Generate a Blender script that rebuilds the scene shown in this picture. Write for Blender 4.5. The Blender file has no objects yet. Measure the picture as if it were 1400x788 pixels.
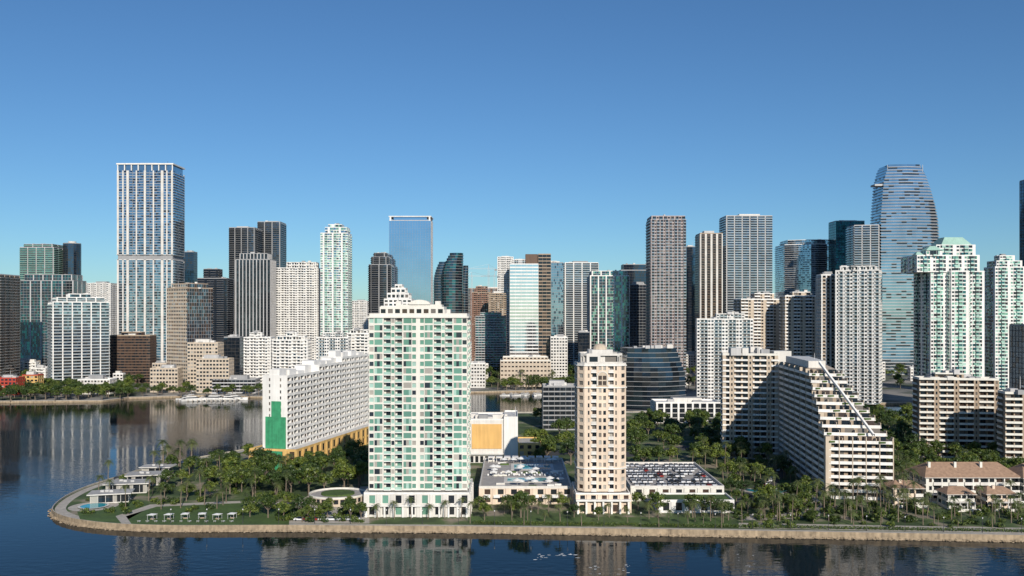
import bpy, math, random
from math import sin, cos, pi, radians, sqrt, atan2, hypot
from mathutils import Vector
random.seed(11)
R = random.random
U = random.uniform
H = 80.0       # eye height (m)
F = 1212.0     # focal length in image pixels; turns image coordinates into world positions
LAND = 1.6
sc = bpy.context.scene
COL = sc.collection

def zt(py, D): return H - (py-430.0)/F*D
def X(px, D): return (px-700.0)/F*D

# ------------------------------------------------------------------ materials
def newmat(name):
    m = bpy.data.materials.new(name); m.use_nodes = True
    nt = m.node_tree
    return m, nt, nt.nodes['Principled BSDF']

def wall(name, col, rough=0.8, var=0.22, scale=0.12):
    m, nt, b = newmat(name)
    tc = nt.nodes.new('ShaderNodeTexCoord')
    n1 = nt.nodes.new('ShaderNodeTexNoise'); n1.inputs['Scale'].default_value = scale
    n1.inputs['Detail'].default_value = 5
    nt.links.new(tc.outputs['Object'], n1.inputs['Vector'])
    mp = nt.nodes.new('ShaderNodeMapping'); mp.inputs['Scale'].default_value = (0.9, 0.9, 0.06)
    nt.links.new(tc.outputs['Object'], mp.inputs['Vector'])
    n2 = nt.nodes.new('ShaderNodeTexNoise'); n2.inputs['Scale'].default_value = 1.0
    n2.inputs['Detail'].default_value = 3
    nt.links.new(mp.outputs[0], n2.inputs['Vector'])
    ad = nt.nodes.new('ShaderNodeMath'); ad.operation = 'ADD'
    nt.links.new(n1.outputs[0], ad.inputs[0]); nt.links.new(n2.outputs[0], ad.inputs[1])
    mr = nt.nodes.new('ShaderNodeMapRange')
    mr.inputs['From Min'].default_value = 0.6; mr.inputs['From Max'].default_value = 1.4
    mr.inputs['To Min'].default_value = 1-var; mr.inputs['To Max'].default_value = 1+var*0.5
    nt.links.new(ad.outputs[0], mr.inputs['Value'])
    hs = nt.nodes.new('ShaderNodeHueSaturation'); hs.inputs['Color'].default_value = (*col, 1)
    nt.links.new(mr.outputs[0], hs.inputs['Value'])
    nt.links.new(hs.outputs[0], b.inputs['Base Color'])
    b.inputs['Roughness'].default_value = rough
    return m

def glass(name, col, metal=0.0, rough=0.06, bump=0.02, spec=0.5, drift=(.7, 1.15)):
    m, nt, b = newmat(name)
    b.inputs['Metallic'].default_value = metal
    b.inputs['Roughness'].default_value = rough
    b.inputs['Specular IOR Level'].default_value = spec
    tc = nt.nodes.new('ShaderNodeTexCoord')
    n = nt.nodes.new('ShaderNodeTexNoise'); n.inputs['Scale'].default_value = 0.35
    nt.links.new(tc.outputs['Object'], n.inputs['Vector'])
    bp = nt.nodes.new('ShaderNodeBump'); bp.inputs['Strength'].default_value = 0.6
    bp.inputs['Distance'].default_value = bump
    nt.links.new(n.outputs[0], bp.inputs['Height'])
    nt.links.new(bp.outputs[0], b.inputs['Normal'])
    n3 = nt.nodes.new('ShaderNodeTexNoise'); n3.inputs['Scale'].default_value = 0.03; n3.inputs['Detail'].default_value = 4
    nt.links.new(tc.outputs['Object'], n3.inputs['Vector'])
    mr = nt.nodes.new('ShaderNodeMapRange'); mr.inputs['From Min'].default_value = .3; mr.inputs['From Max'].default_value = .7
    mr.inputs['To Min'].default_value = drift[0]; mr.inputs['To Max'].default_value = drift[1]
    nt.links.new(n3.outputs[0], mr.inputs['Value'])
    hs = nt.nodes.new('ShaderNodeHueSaturation'); hs.inputs['Color'].default_value = (*col, 1)
    nt.links.new(mr.outputs[0], hs.inputs['Value']); nt.links.new(hs.outputs[0], b.inputs['Base Color'])
    return m

M = {}
M['white'] = wall('white_paint', (.75, .73, .69))
M['white2'] = wall('offwhite_stucco', (.64, .61, .56))
M['cream'] = wall('cream_stucco', (.68, .655, .585), var=.14)
M['beige'] = wall('beige_stone', (.52, .43, .33))
M['peach'] = wall('peach_stucco', (.69, .555, .43))
M['tan'] = wall('tan_concrete', (.37, .285, .205))
M['brown'] = wall('brown_granite', (.13, .085, .06))
M['brick'] = wall('brick_red', (.25, .14, .10))
M['grey'] = wall('grey_concrete', (.30, .30, .30))
M['lgrey'] = wall('light_grey_concrete', (.47, .46, .45))
M['dark'] = wall('dark_cladding', (.045, .045, .05))
M['mauve'] = wall('mauve_panel', (.42, .35, .335))
M['yellow'] = wall('yellow_stucco', (.68, .41, .14))
M['orange'] = wall('orange_stucco', (.62, .40, .14))
M['green'] = wall('green_netting', (.04, .28, .13), var=.4, scale=.5)
M['copper'] = wall('aqua_roof', (.32, .50, .42))
M['terra'] = wall('clay_tile_roof', (.36, .23, .15), scale=.8, var=.35)
M['roof'] = wall('roof_membrane', (.40, .39, .37), scale=.1, var=.4)
M['rooflt'] = wall('roof_white', (.60, .59, .56), scale=.1, var=.3)
M['pave'] = wall('pavement', (.44, .40, .34), scale=.3, var=.3)
M['deck'] = wall('deck_tiles', (.38, .355, .33), scale=.4, var=.35)
M['asphalt'] = wall('asphalt', (.05, .05, .052), scale=.3, var=.3)
M['seawall'] = wall('seawall_stone', (.34, .26, .17), scale=.6, var=.6)
M['steel'] = wall('painted_steel', (.5, .5, .5), rough=.4)
M['awning'] = wall('canvas_white', (.78, .77, .74))
M['line'] = wall('road_paint', (.7, .7, .68))
M['red'] = wall('red_paint', (.4, .05, .03))
M['glint'] = wall('painted_glint', (.8, .82, .82), scale=2)  # white colour standing in for sun glints on the water
M['gd'] = glass('glass_dark', (.016, .020, .025), 0.0, .08, spec=.5)
M['gk'] = glass('glass_smoke', (.09, .10, .11), .75, .08)
M['gb'] = glass('glass_blue', (.32, .42, .50), .9, .05)
M['gdb'] = glass('glass_deep_blue', (.09, .13, .18), .9, .06)
M['gt'] = glass('glass_teal', (.08, .23, .24), .85, .06)
M['gg'] = glass('glass_green', (.20, .40, .30), .35, .12)
M['gpg'] = glass('glass_pale_green', (.42, .60, .51), .2, .2)
M['gm'] = glass('glass_mirror', (.50, .60, .72), 1.0, .03, bump=.004, drift=(.92, 1.05))
M['gml'] = glass('glass_mirror_light', (.85, .82, .82), 1.0, .05, bump=.01, drift=(.9, 1.05))
M['gbr'] = glass('glass_bronze', (.15, .10, .08), .6, .08)
M['gc'] = glass('window_blinds', (.36, .34, .30), 0.0, .35)
M['gc2'] = glass('window_curtain', (.17, .15, .13), 0.0, .3)
M['grail'] = glass('glass_railing', (.32, .38, .41), .4, .12)

def foliage(name, c1, c2):
    m, nt, b = newmat(name)
    oi = nt.nodes.new('ShaderNodeObjectInfo')
    tc = nt.nodes.new('ShaderNodeTexCoord')
    n = nt.nodes.new('ShaderNodeTexNoise'); n.inputs['Scale'].default_value = .55
    n.inputs['Detail'].default_value = 4
    nt.links.new(tc.outputs['Object'], n.inputs['Vector'])
    ad = nt.nodes.new('ShaderNodeMath'); ad.operation = 'MULTIPLY_ADD'
    nt.links.new(oi.outputs['Random'], ad.inputs[0]); ad.inputs[1].default_value = .6
    nt.links.new(n.outputs[0], ad.inputs[2])
    cr = nt.nodes.new('ShaderNodeValToRGB')
    cr.color_ramp.elements[0].position = .35; cr.color_ramp.elements[0].color = (*c1, 1)
    cr.color_ramp.elements[1].position = 1.0; cr.color_ramp.elements[1].color = (*c2, 1)
    nt.links.new(ad.outputs[0], cr.inputs[0])
    nt.links.new(cr.outputs[0], b.inputs['Base Color'])
    b.inputs['Roughness'].default_value = .5
    tr = nt.nodes.new('ShaderNodeBsdfTranslucent')
    nt.links.new(cr.outputs[0], tr.inputs['Color'])
    mx = nt.nodes.new('ShaderNodeMixShader'); mx.inputs[0].default_value = .25
    out = nt.nodes['Material Output']
    nt.links.new(b.outputs[0], mx.inputs[1]); nt.links.new(tr.outputs[0], mx.inputs[2])
    nt.links.new(mx.outputs[0], out.inputs['Surface'])
    return m
M['leaf'] = foliage('leaf_green', (.035, .07, .012), (.15, .19, .03))
M['leafd'] = foliage('leaf_dark', (.016, .042, .01), (.07, .11, .02))
M['palm'] = foliage('palm_frond', (.04, .07, .018), (.14, .165, .055))
M['bark'] = wall('bark', (.18, .14, .10), scale=2)
M['grass'] = wall('grass', (.07, .12, .025), scale=.15, var=.5)

# ------------------------------------------------------------------ mesh builder
class MB:
    def __init__(s): s.v = []; s.f = []; s.mi = []; s.mats = []; s.ix = {}
    def m(s, key):
        if key not in s.ix:
            s.ix[key] = len(s.mats); s.mats.append(M[key])
        return s.ix[key]
    def q(s, a, b, c, d, key):
        i = len(s.v); s.v += (a, b, c, d); s.f.append((i, i+1, i+2, i+3)); s.mi.append(s.m(key))
    def t(s, a, b, c, key):
        i = len(s.v); s.v += (a, b, c); s.f.append((i, i+1, i+2)); s.mi.append(s.m(key))
    def ng(s, pts, key):
        i = len(s.v); s.v += pts; s.f.append(tuple(range(i, i+len(pts)))); s.mi.append(s.m(key))
    def box(s, x0, x1, y0, y1, z0, z1, key, rot=0, c=None):
        if c is None: c = ((x0+x1)/2, (y0+y1)/2)
        cr, sr = cos(rot), sin(rot)
        def T(x, y, z):
            dx, dy = x-c[0], y-c[1]
            return (c[0]+dx*cr-dy*sr, c[1]+dx*sr+dy*cr, z)
        a, b, c1, d = T(x0, y0, z0), T(x1, y0, z0), T(x1, y1, z0), T(x0, y1, z0)
        e, f, g, h = T(x0, y0, z1), T(x1, y0, z1), T(x1, y1, z1), T(x0, y1, z1)
        s.q(a, b, f, e, key); s.q(b, c1, g, f, key); s.q(c1, d, h, g, key); s.q(d, a, e, h, key)
        s.q(e, f, g, h, key); s.q(d, c1, b, a, key)
    def prism(s, poly, z0, z1, key, top=None):
        n = len(poly)
        for i in range(n):
            p, q = poly[i], poly[(i+1) % n]
            s.q((p[0], p[1], z0), (q[0], q[1], z0), (q[0], q[1], z1), (p[0], p[1], z1), key)
        s.ng([(p[0], p[1], z1) for p in poly], top or key)
        s.ng([(p[0], p[1], z0) for p in reversed(poly)], key)
    def cyl(s, p0, p1, r0, r1, key, n=6):
        p0 = Vector(p0); p1 = Vector(p1); d = (p1-p0).normalized()
        a = d.orthogonal().normalized(); b = d.cross(a)
        A = [tuple(p0+r0*(a*cos(2*pi*i/n)+b*sin(2*pi*i/n))) for i in range(n)]
        B = [tuple(p1+r1*(a*cos(2*pi*i/n)+b*sin(2*pi*i/n))) for i in range(n)]
        for i in range(n): s.q(A[i], A[(i+1) % n], B[(i+1) % n], B[i], key)
        s.ng(B, key)
    def mesh(s, name):
        me = bpy.data.meshes.new(name); me.from_pydata(s.v, [], s.f)
        for m in s.mats: me.materials.append(m)
        me.polygons.foreach_set('material_index', s.mi); me.update()
        return me
    def obj(s, name):
        o = bpy.data.objects.new(name, s.mesh(name)); COL.objects.link(o); return o

def inst(name, me, loc, rz=0, s=1):
    o = bpy.data.objects.new(name, me); o.location = loc; o.rotation_euler = (0, 0, rz)
    o.scale = (s, s, s) if not isinstance(s, tuple) else s
    COL.objects.link(o); return o

def inset(poly, d):
    n = len(poly); out = []
    for i in range(n):
        p0, p1, p2 = poly[i-1], poly[i], poly[(i+1) % n]
        l1 = hypot(p1[0]-p0[0], p1[1]-p0[1]); l2 = hypot(p2[0]-p1[0], p2[1]-p1[1])
        n1 = (-(p1[1]-p0[1])/l1, (p1[0]-p0[0])/l1); n2 = (-(p2[1]-p1[1])/l2, (p2[0]-p1[0])/l2)
        k = 1+n1[0]*n2[0]+n1[1]*n2[1]; k = max(k, .3)
        out.append((p1[0]+d*(n1[0]+n2[0])/k, p1[1]+d*(n1[1]+n2[1])/k))
    return out

OBST = []

# ------------------------------------------------------------------ facades
DEF = dict(wall='white', slab='white', rail='grail', frame='lgrey', glass=['gd', 'gd', 'gdb', 'gk', 'gd', 'gc2', 'gd', 'gc'],
           pat='WB', spat=None, bw=4.0, sp=.38, pw=.16, bd=1.3, bo=.5, rh=1.05, par=1.2, roof='roof', fh=3.2, sub=2, gs=.35)
def st(**k):
    d = dict(DEF); d.update(k); return d

def facade(mb, p0, p1, z0, nf, fh, bays, S):
    L = hypot(p1[0]-p0[0], p1[1]-p0[1])
    if L < .05: return
    ux, uy = (p1[0]-p0[0])/L, (p1[1]-p0[1])/L
    nx, ny = uy, -ux
    ox, oy = p0[0], p0[1]
    def P(u, n, z): return (ox+ux*u+nx*n, oy+uy*u+ny*n, z)
    q = mb.q
    tot = sum(w for _, w in bays); k = L/tot; u0 = 0
    z1 = z0+nf*fh
    wl, sl, rl, fr, G = S['wall'], S['slab'], S['rail'], S['frame'], S['glass']
    for t, w in bays:
        u1 = u0+w*k; wd = u1-u0
        if t == 'S':
            q(P(u0, 0, z0), P(u1, 0, z0), P(u1, 0, z1), P(u0, 0, z1), wl)
        elif t == 'F':   # projecting fin / pier
            q(P(u0, .5, z0), P(u1, .5, z0), P(u1, .5, z1), P(u0, .5, z1), wl)
            q(P(u0, 0, z0), P(u0, .5, z0), P(u0, .5, z1), P(u0, 0, z1), wl)
            q(P(u1, .5, z0), P(u1, 0, z0), P(u1, 0, z1), P(u1, .5, z1), wl)
            q(P(u0, 0, z1), P(u0, .5, z1), P(u1, .5, z1), P(u1, 0, z1), wl)
        elif t == 'W' or t == 'w':
            pw = S['pw']*wd if t == 'W' else .32*wd
            a, b = u0+pw, u1-pw; r = -.3; sp = S['sp']
            q(P(u0, 0, z0), P(a, 0, z0), P(a, 0, z1), P(u0, 0, z1), wl)
            q(P(b, 0, z0), P(u1, 0, z0), P(u1, 0, z1), P(b, 0, z1), wl)
            q(P(a, 0, z0), P(a, r, z0), P(a, r, z1), P(a, 0, z1), wl)
            q(P(b, r, z0), P(b, 0, z0), P(b, 0, z1), P(b, r, z1), wl)
            for i in range(nf):
                z = z0+i*fh; zs = z+sp*fh; zh = z+.9*fh; zb = z0 if i == 0 else z-.1*fh
                q(P(a, 0, zb), P(b, 0, zb), P(b, 0, zs), P(a, 0, zs), wl)
                if z < H: q(P(a, 0, zs), P(b, 0, zs), P(b, r, zs), P(a, r, zs), wl)
                else: q(P(a, r, zh), P(b, r, zh), P(b, 0, zh), P(a, 0, zh), wl)
                q(P(a, r, zs), P(b, r, zs), P(b, r, zh), P(a, r, zh), random.choice(G))
            q(P(a, 0, z1-.1*fh), P(b, 0, z1-.1*fh), P(b, 0, z1), P(a, 0, z1), wl)
        elif t == 'G':
            ns = S['sub']; dw = wd/ns; gs = S['gs']
            for i in range(nf):
                z = z0+i*fh
                for j in range(ns):
                    a = u0+j*dw
                    q(P(a, 0, z+gs), P(a+dw, 0, z+gs), P(a+dw, 0, z+fh), P(a, 0, z+fh), random.choice(G))
                q(P(u0, .12, z), P(u1, .12, z), P(u1, .12, z+gs), P(u0, .12, z+gs), fr)
                q(P(u0, .12, z+gs), P(u1, .12, z+gs), P(u1, 0, z+gs), P(u0, 0, z+gs), fr)
                q(P(u0, 0, z), P(u1, 0, z), P(u1, .12, z), P(u0, .12, z), fr)
            q(P(u0-.08, .18, z0), P(u0+.08, .18, z0), P(u0+.08, .18, z1), P(u0-.08, .18, z1), fr)
            q(P(u0+.08, .18, z0), P(u0+.08, 0, z0), P(u0+.08, 0, z1), P(u0+.08, .18, z1), fr)
            q(P(u0-.08, 0, z0), P(u0-.08, .18, z0), P(u0-.08, .18, z1), P(u0-.08, 0, z1), fr)
        elif t == 'B' or t == 'C':
            bd = S['bd'] if t == 'B' else .02; bo = S['bo'] if t == 'B' else S['bo']+.9
            for uu in (u0, u1):
                s1 = uu+(.02 if uu == u0 else -.02)
                q(P(s1, -bd, z0), P(s1, 0, z0), P(s1, 0, z1), P(s1, -bd, z1), wl)
            dr = u0+wd*U(.24, .34)
            for i in range(nf):
                z = z0+i*fh
                q(P(u0, -bd, z), P(dr, -bd, z), P(dr, -bd, z+fh), P(u0, -bd, z+fh), wl if (t == 'B') else random.choice(G))
                q(P(dr, -bd, z), P(u1, -bd, z), P(u1, -bd, z+fh), P(dr, -bd, z+fh), random.choice(G))
                q(P(u0, bo, z), P(u1, bo, z), P(u1, bo, z+.3), P(u0, bo, z+.3), sl)
                q(P(u0, bo, z+.3), P(u1, bo, z+.3), P(u1, -bd, z+.3), P(u0, -bd, z+.3), sl)
                q(P(u0, -bd, z), P(u1, -bd, z), P(u1, bo, z), P(u0, bo, z), sl)
                q(P(u0, 0, z), P(u0, bo, z), P(u0, bo, z+.3), P(u0, 0, z+.3), sl)
                q(P(u1, bo, z), P(u1, 0, z), P(u1, 0, z+.3), P(u1, bo, z+.3), sl)
                q(P(u0+.05, bo-.08, z+.3), P(u1-.05, bo-.08, z+.3), P(u1-.05, bo-.08, z+.3+S['rh']), P(u0+.05, bo-.08, z+.3+S['rh']), rl)
                q(P(u0+.05, -.0, z+.3), P(u0+.05, bo-.08, z+.3), P(u0+.05, bo-.08, z+.3+S['rh']), P(u0+.05, 0, z+.3+S['rh']), rl)
        u0 = u1

def autobays(L, S, side=False):
    pat = (S['spat'] if (side and S['spat']) else S['pat'])
    W = {'F': .35, 'S': .8, 'w': .8, 'W': 1, 'B': 1.2, 'C': 1.2, 'G': 1}
    unit = sum(W[c] for c in pat)*S['bw']
    n = max(1, round(L/unit))
    b = [(c, W[c]) for c in pat]*n
    return b

def block(mb, poly, z0, z1, S, bays=None, roof=True, par=None):
    nf = max(1, round((z1-z0)/S['fh'])); fh = (z1-z0)/nf
    n = len(poly)
    for i in range(n):
        p, q = poly[i], poly[(i+1) % n]
        L = hypot(q[0]-p[0], q[1]-p[1]); nx, ny = (q[1]-p[1])/L, -(q[0]-p[0])/L
        mx, my = (p[0]+q[0])/2, (p[1]+q[1])/2
        vis = (nx*-mx+ny*-my)/hypot(mx, my)
        if vis > -.15:
            b = bays[i] if bays and i in bays else autobays(L, S, side=(abs(nx) > .75))
            facade(mb, p, q, z0, nf, fh, b, S)
        else:
            mb.q((*p, z0), (*q, z0), (*q, z1), (*p, z1), S['wall'])
    if roof:
        par = S['par'] if par is None else par
        inn = inset(poly, .4)
        for i in range(n):
            a, b, c, d = poly[i], poly[(i+1) % n], inn[(i+1) % n], inn[i]
            w = S['slab'] if S.get('capm') is None else S['capm']
            mb.q((*a, z1), (*b, z1), (*b, z1+par), (*a, z1+par), w)
            mb.q((*a, z1+par), (*b, z1+par), (*c, z1+par), (*d, z1+par), w)
            mb.q((*c, z1), (*d, z1), (*d, z1+par), (*c, z1+par), w)
        mb.ng([(p[0], p[1], z1+.02) for p in inn], S['roof'])

def cen(poly): return (sum(p[0] for p in poly)/len(poly), sum(p[1] for p in poly)/len(poly))
def scal(poly, sx, sy, ox=0, oy=0):
    c = cen(poly)
    w = max(p[0] for p in poly)-min(p[0] for p in poly)
    return [(c[0]+(p[0]-c[0])*sx+ox*w, c[1]+(p[1]-c[1])*sy+oy*w) for p in poly]

def clutter(mb, poly, z, n=6, key='lgrey', hmax=3):
    c = cen(poly); w = (max(p[0] for p in poly)-min(p[0] for p in poly))*.32
    d = (max(p[1] for p in poly)-min(p[1] for p in poly))*.32
    for i in range(n):
        x, y = c[0]+U(-w, w), c[1]+U(-d, d); a, b = U(.8, 3), U(.8, 3)
        mb.box(x-a, x+a, y-b, y+b, z+.02, z+U(1, hmax), random.choice([key, 'grey', 'white2']), rot=0)
    if n > 5 and R() < .4:
        x, y = c[0]+U(-w, w), c[1]+U(-d, d); mb.cyl((x, y, z), (x, y, z+U(5, 10)), .22, .1, 'steel', 5)

def shape(kind, asp, rot):
    if kind == 'rect': T = [(-.5, -.5*asp), (.5, -.5*asp), (.5, .5*asp), (-.5, .5*asp)]
    elif kind == 'cham':
        k = .14; T = [(-.5+k, -.5*asp), (.5-k, -.5*asp), (.5, -.5*asp+k), (.5, .5*asp-k), (.5-k, .5*asp), (-.5+k, .5*asp), (-.5, .5*asp-k), (-.5, -.5*asp+k)]
    elif kind == 'bay':
        h = -.5*asp; T = [(-.5, h), (-.22, h), (-.16, h-.09), (.16, h-.09), (.22, h), (.5, h), (.5, -h), (-.5, -h)]
    elif kind == 'bow':
        T = [(-.5+i/8, -.5*asp-.16*sin(pi*i/8)) for i in range(9)]+[(.5, .5*asp), (-.5, .5*asp)]
    elif kind == 'oval': T = [(.5*cos(2*pi*i/20), .5*asp*sin(2*pi*i/20)) for i in range(20)]
    r = radians(rot)
    return [(x*cos(r)-y*sin(r), x*sin(r)+y*cos(r)) for x, y in T]

def fit(T, a, b, D):
    a = (a-700)/F; b = (b-700)/F; s = (b-a)*D; cx = (a+b)/2*D
    for _ in range(40):
        my = min(y for x, y in T)*s; cy = D-my
        br = [(x*s+cx)/(y*s+cy) for x, y in T]
        mn, mx = min(br), max(br); s *= (b-a)/(mx-mn)
        cx += ((a+b)/2-(mn+mx)/2)*D
    return [(x*s+cx, y*s+cy) for x, y in T]

def tower(name, a, b, yt, D, S, asp=.8, rot=0, kind='rect', tiers=(), clut=6, fixh=None, base=LAND, bays=None):
    poly = fit(shape(kind, asp, rot), a, b, D); OBST.append(poly)
    z1 = fixh if fixh else zt(yt, D)
    tot = sum(t[-1] for t in tiers)
    mb = MB(); z = base
    zz = z1-tot
    block(mb, poly, z, zz, S, bays=bays)
    clutter(mb, poly, zz, clut)
    pl = poly
    for t in tiers:
        sx, sy, ox, h = t[:4] if len(t) == 4 else (t[0], t[1], 0, t[2])
        pl = scal(poly, sx, sy, ox)
        block(mb, pl, zz+.03, zz+h, S, par=.8); zz += h
    if tiers: clutter(mb, pl, zz, 3)
    else:
        pp = scal(poly, .45, .45, U(-.1, .1)); mb.prism(pp, zz+.03, zz+U(2.5, 5), random.choice(['lgrey', 'white2', 'grey']), 'roof')
    return mb.obj(name), poly, zz

# ------------------------------------------------------------------ styles
WB = st(pat='BWB', bw=3.2, rail='white', bo=.3)
WB2 = st(pat='WBBW', bw=3.0, glass=['gd', 'gdb', 'gk', 'gdb', 'gc2'])
WSL = st(pat='FCC', bw=4.5, glass=['gdb', 'gk', 'gd', 'gk'], rail='grail')
LIN = st(pat='CCCC', bw=5, glass=['gd', 'gk', 'gdb', 'gd'], rail='grail', wall='lgrey', slab='lgrey')
BLUE = st(pat='G', bw=3.5, wall='grey', frame='grey', slab='grey', glass=['gb', 'gb', 'gb', 'gdb'], fh=3.8)
DBLUE = st(pat='G', bw=4, wall='dark', frame='dark', slab='grey', glass=['gdb', 'gdb', 'gdb', 'gk'], fh=3.8)
MIRR = st(pat='G', bw=4, wall='lgrey', frame='grey', slab='lgrey', glass=['gm'], fh=4, gs=.1)
TEAL = st(pat='G', bw=4, wall='dark', frame='dark', slab='grey', glass=['gt', 'gt', 'gt', 'gdb'], fh=3.8)
GREENG = st(pat='FGG', bw=4, wall='white', frame='lgrey', slab='white', glass=['gg', 'gk', 'gt', 'gk', 'gdb'], fh=3.5)
GRID = st(pat='W', bw=3.2, wall='beige', slab='beige', sp=.4, pw=.15, fh=3.7)
GRIDW = st(pat='W', bw=3.2, wall='white2', slab='white', sp=.4, pw=.18, fh=3.4)
DKB = st(pat='CCF', bw=4, wall='grey', slab='grey', rail='gk', glass=['gd', 'gk', 'gdb'])
STR = st(pat='FG', bw=3.2, wall='lgrey', frame='dark', slab='grey', glass=['gd', 'gk', 'gd'], fh=3.5)
MAU = st(pat='FCWC', bw=2.9, wall='mauve', slab='mauve', rail='grail', glass=['gd', 'gk', 'gd', 'gbr', 'gc2'], fh=3.3)
TANB = st(pat='BWSB', bw=3, wall='beige', slab='white', rail='white', glass=['gd', 'gbr', 'gd', 'gc2'])
AQUA = st(pat='WGCGS', bw=3, wall='white', slab='white', frame='white', rail='gpg', glass=['gk', 'gg', 'gd', 'gt', 'gk', 'gpg'], fh=3.2, gs=.9)

# ------------------------------------------------------------------ skyline, left to right
tower('apartment_tower', -70, 27, 376, 1000, st(pat='CCF', bw=4, wall='tan', slab='lgrey', rail='gk', glass=['gd', 'gbr', 'gk']), asp=.7)
tower('glass_apartment_tower', 27, 92, 334, 1500, st(pat='CCCF', bw=4, wall='lgrey', slab='lgrey', rail='gg', glass=['gt', 'gk', 'gk']), tiers=[(.85, .8, 6)])
tower('dark_apartment_tower', 86, 111, 333, 1520, DBLUE, asp=1, kind='oval')
tower('office_tower', 28, 118, 376, 1150, st(pat='GGGF', bw=4, wall='lgrey', frame='grey', slab='grey', glass=['gt', 'gk', 'gk', 'gdb'], fh=3.6), asp=.5, tiers=[(.9, .8, 8)])
tower('white_apartment_tower', 66, 149, 402, 930, st(pat='FCC', bw=3.4, glass=['gdb', 'gb', 'gk', 'gdb'], rail='grail'), asp=.75, rot=33, tiers=[(.85, .85, 5), (.4, .4, 4)])
tower('white_apartment_tower', 118, 160, 388, 1450, WB, asp=.6)
tower('dark_apartment_tower', 250, 270, 345, 1450, DBLUE, asp=1)
tower('dark_apartment_tower', 270, 320, 368, 1280, st(pat='CCG', bw=4, wall='dark', slab='grey', rail='gdb', glass=['gdb', 'gd', 'gdb'], frame='dark'), tiers=[(.5, .6, -.1, 14)])
tower('dark_apartment_tower', 313, 358, 312, 1330, DKB, asp=1)
tower('dark_apartment_tower', 352, 391, 304, 1380, DKB, asp=1)
tower('striped_office_tower', 322, 378, 347, 1130, STR, asp=.7, tiers=[(.8, .8, 8)])
tower('white_apartment_tower', 376, 440, 359, 1180, WB, asp=.5, tiers=[(.7, .7, .1, 8)])
tower('slender_white_tower', 438, 481, 307, 1160, st(pat='GSCG', bw=3.0, rail='gpg', glass=['gk', 'gb', 'gpg', 'gg'], frame='white', gs=1.1), asp=.8, tiers=[(.8, .8, .05, 8), (.5, .6, 0, 4)])
tower('white_apartment_tower', 480, 504, 412, 1700, WB)
tower('dark_apartment_tower', 504, 538, 346, 1320, DKB, asp=1, kind='cham', tiers=[(.8, .8, 12), (.6, .6, 6)])
tower('brick_apartment_tower', 640, 690, 395, 1900, st(pat='CW', wall='brick', slab='tan', glass=['gd', 'gbr']))
tower('brick_apartment_tower', 645, 672, 392, 1400, st(pat='WB', wall='brick', slab='tan', rail='brick', bw=3), tiers=[(.6, .6, 10)])
tower('brick_apartment_tower', 668, 692, 402, 1350, st(pat='WB', wall='tan', slab='tan', rail='tan', bw=3))
tower('slender_white_tower', 680, 702, 352, 1550, WB)
tower('white_apartment_tower', 700, 722, 356, 1500, WB2)
tower('glass_apartment_tower', 740, 770, 360, 1250, BLUE, asp=.8)
tower('white_apartment_tower', 770, 818, 360, 1280, WSL, asp=.8)
tower('green_glass_tower', 803, 860, 371, 1060, GREENG, asp=.8, tiers=[(.9, .8, 6)])
tower('dark_glass_tower', 845, 888, 362, 1180, DBLUE, asp=.8, tiers=[(.8, .8, 8)])
tower('dark_glass_tower', 858, 892, 390, 1100, st(pat='G', wall='dark', frame='grey', slab='grey', glass=['gdb', 'gk'], fh=3.6))
tower('mauve_apartment_tower', 884, 938, 296, 960, MAU, asp=.8, tiers=[(.96, .96, 4)])
tower('dark_glass_tower', 936, 952, 338, 1250, DBLUE, asp=1)
tower('striped_apartment_tower', 951, 988, 320, 1140, st(pat='FCF', bw=3.6, wall='white2', slab='tan', rail='gbr', glass=['gd', 'gbr', 'gd']), asp=1)
tower('tall_apartment_tower', 984, 1056, 296, 1160, st(pat='FCC', bw=3.4, wall='lgrey', slab='lgrey', glass=['gd', 'gk', 'gk', 'gdb']), asp=.6)
tower('round_glass_tower', 1060, 1158, 328, 1330, st(pat='CCCC', bw=4.5, wall='lgrey', slab='white', rail='gb', glass=['gb', 'gk', 'gb', 'gdb']), kind='bow', asp=.5, tiers=[(.9, .8, 7)])
tower('teal_glass_tower', 1133, 1182, 303, 1270, TEAL, asp=.7)
tower('glass_apartment_tower', 1345, 1402, 350, 820, AQUA, asp=.7, tiers=[(.85, .85, 6), (.5, .5, 5)])
tower('dark_glass_tower', 1394, 1440, 245, 1050, DBLUE)
tower('dark_glass_tower', 1380, 1450, 446, 640, DBLUE)

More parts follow.
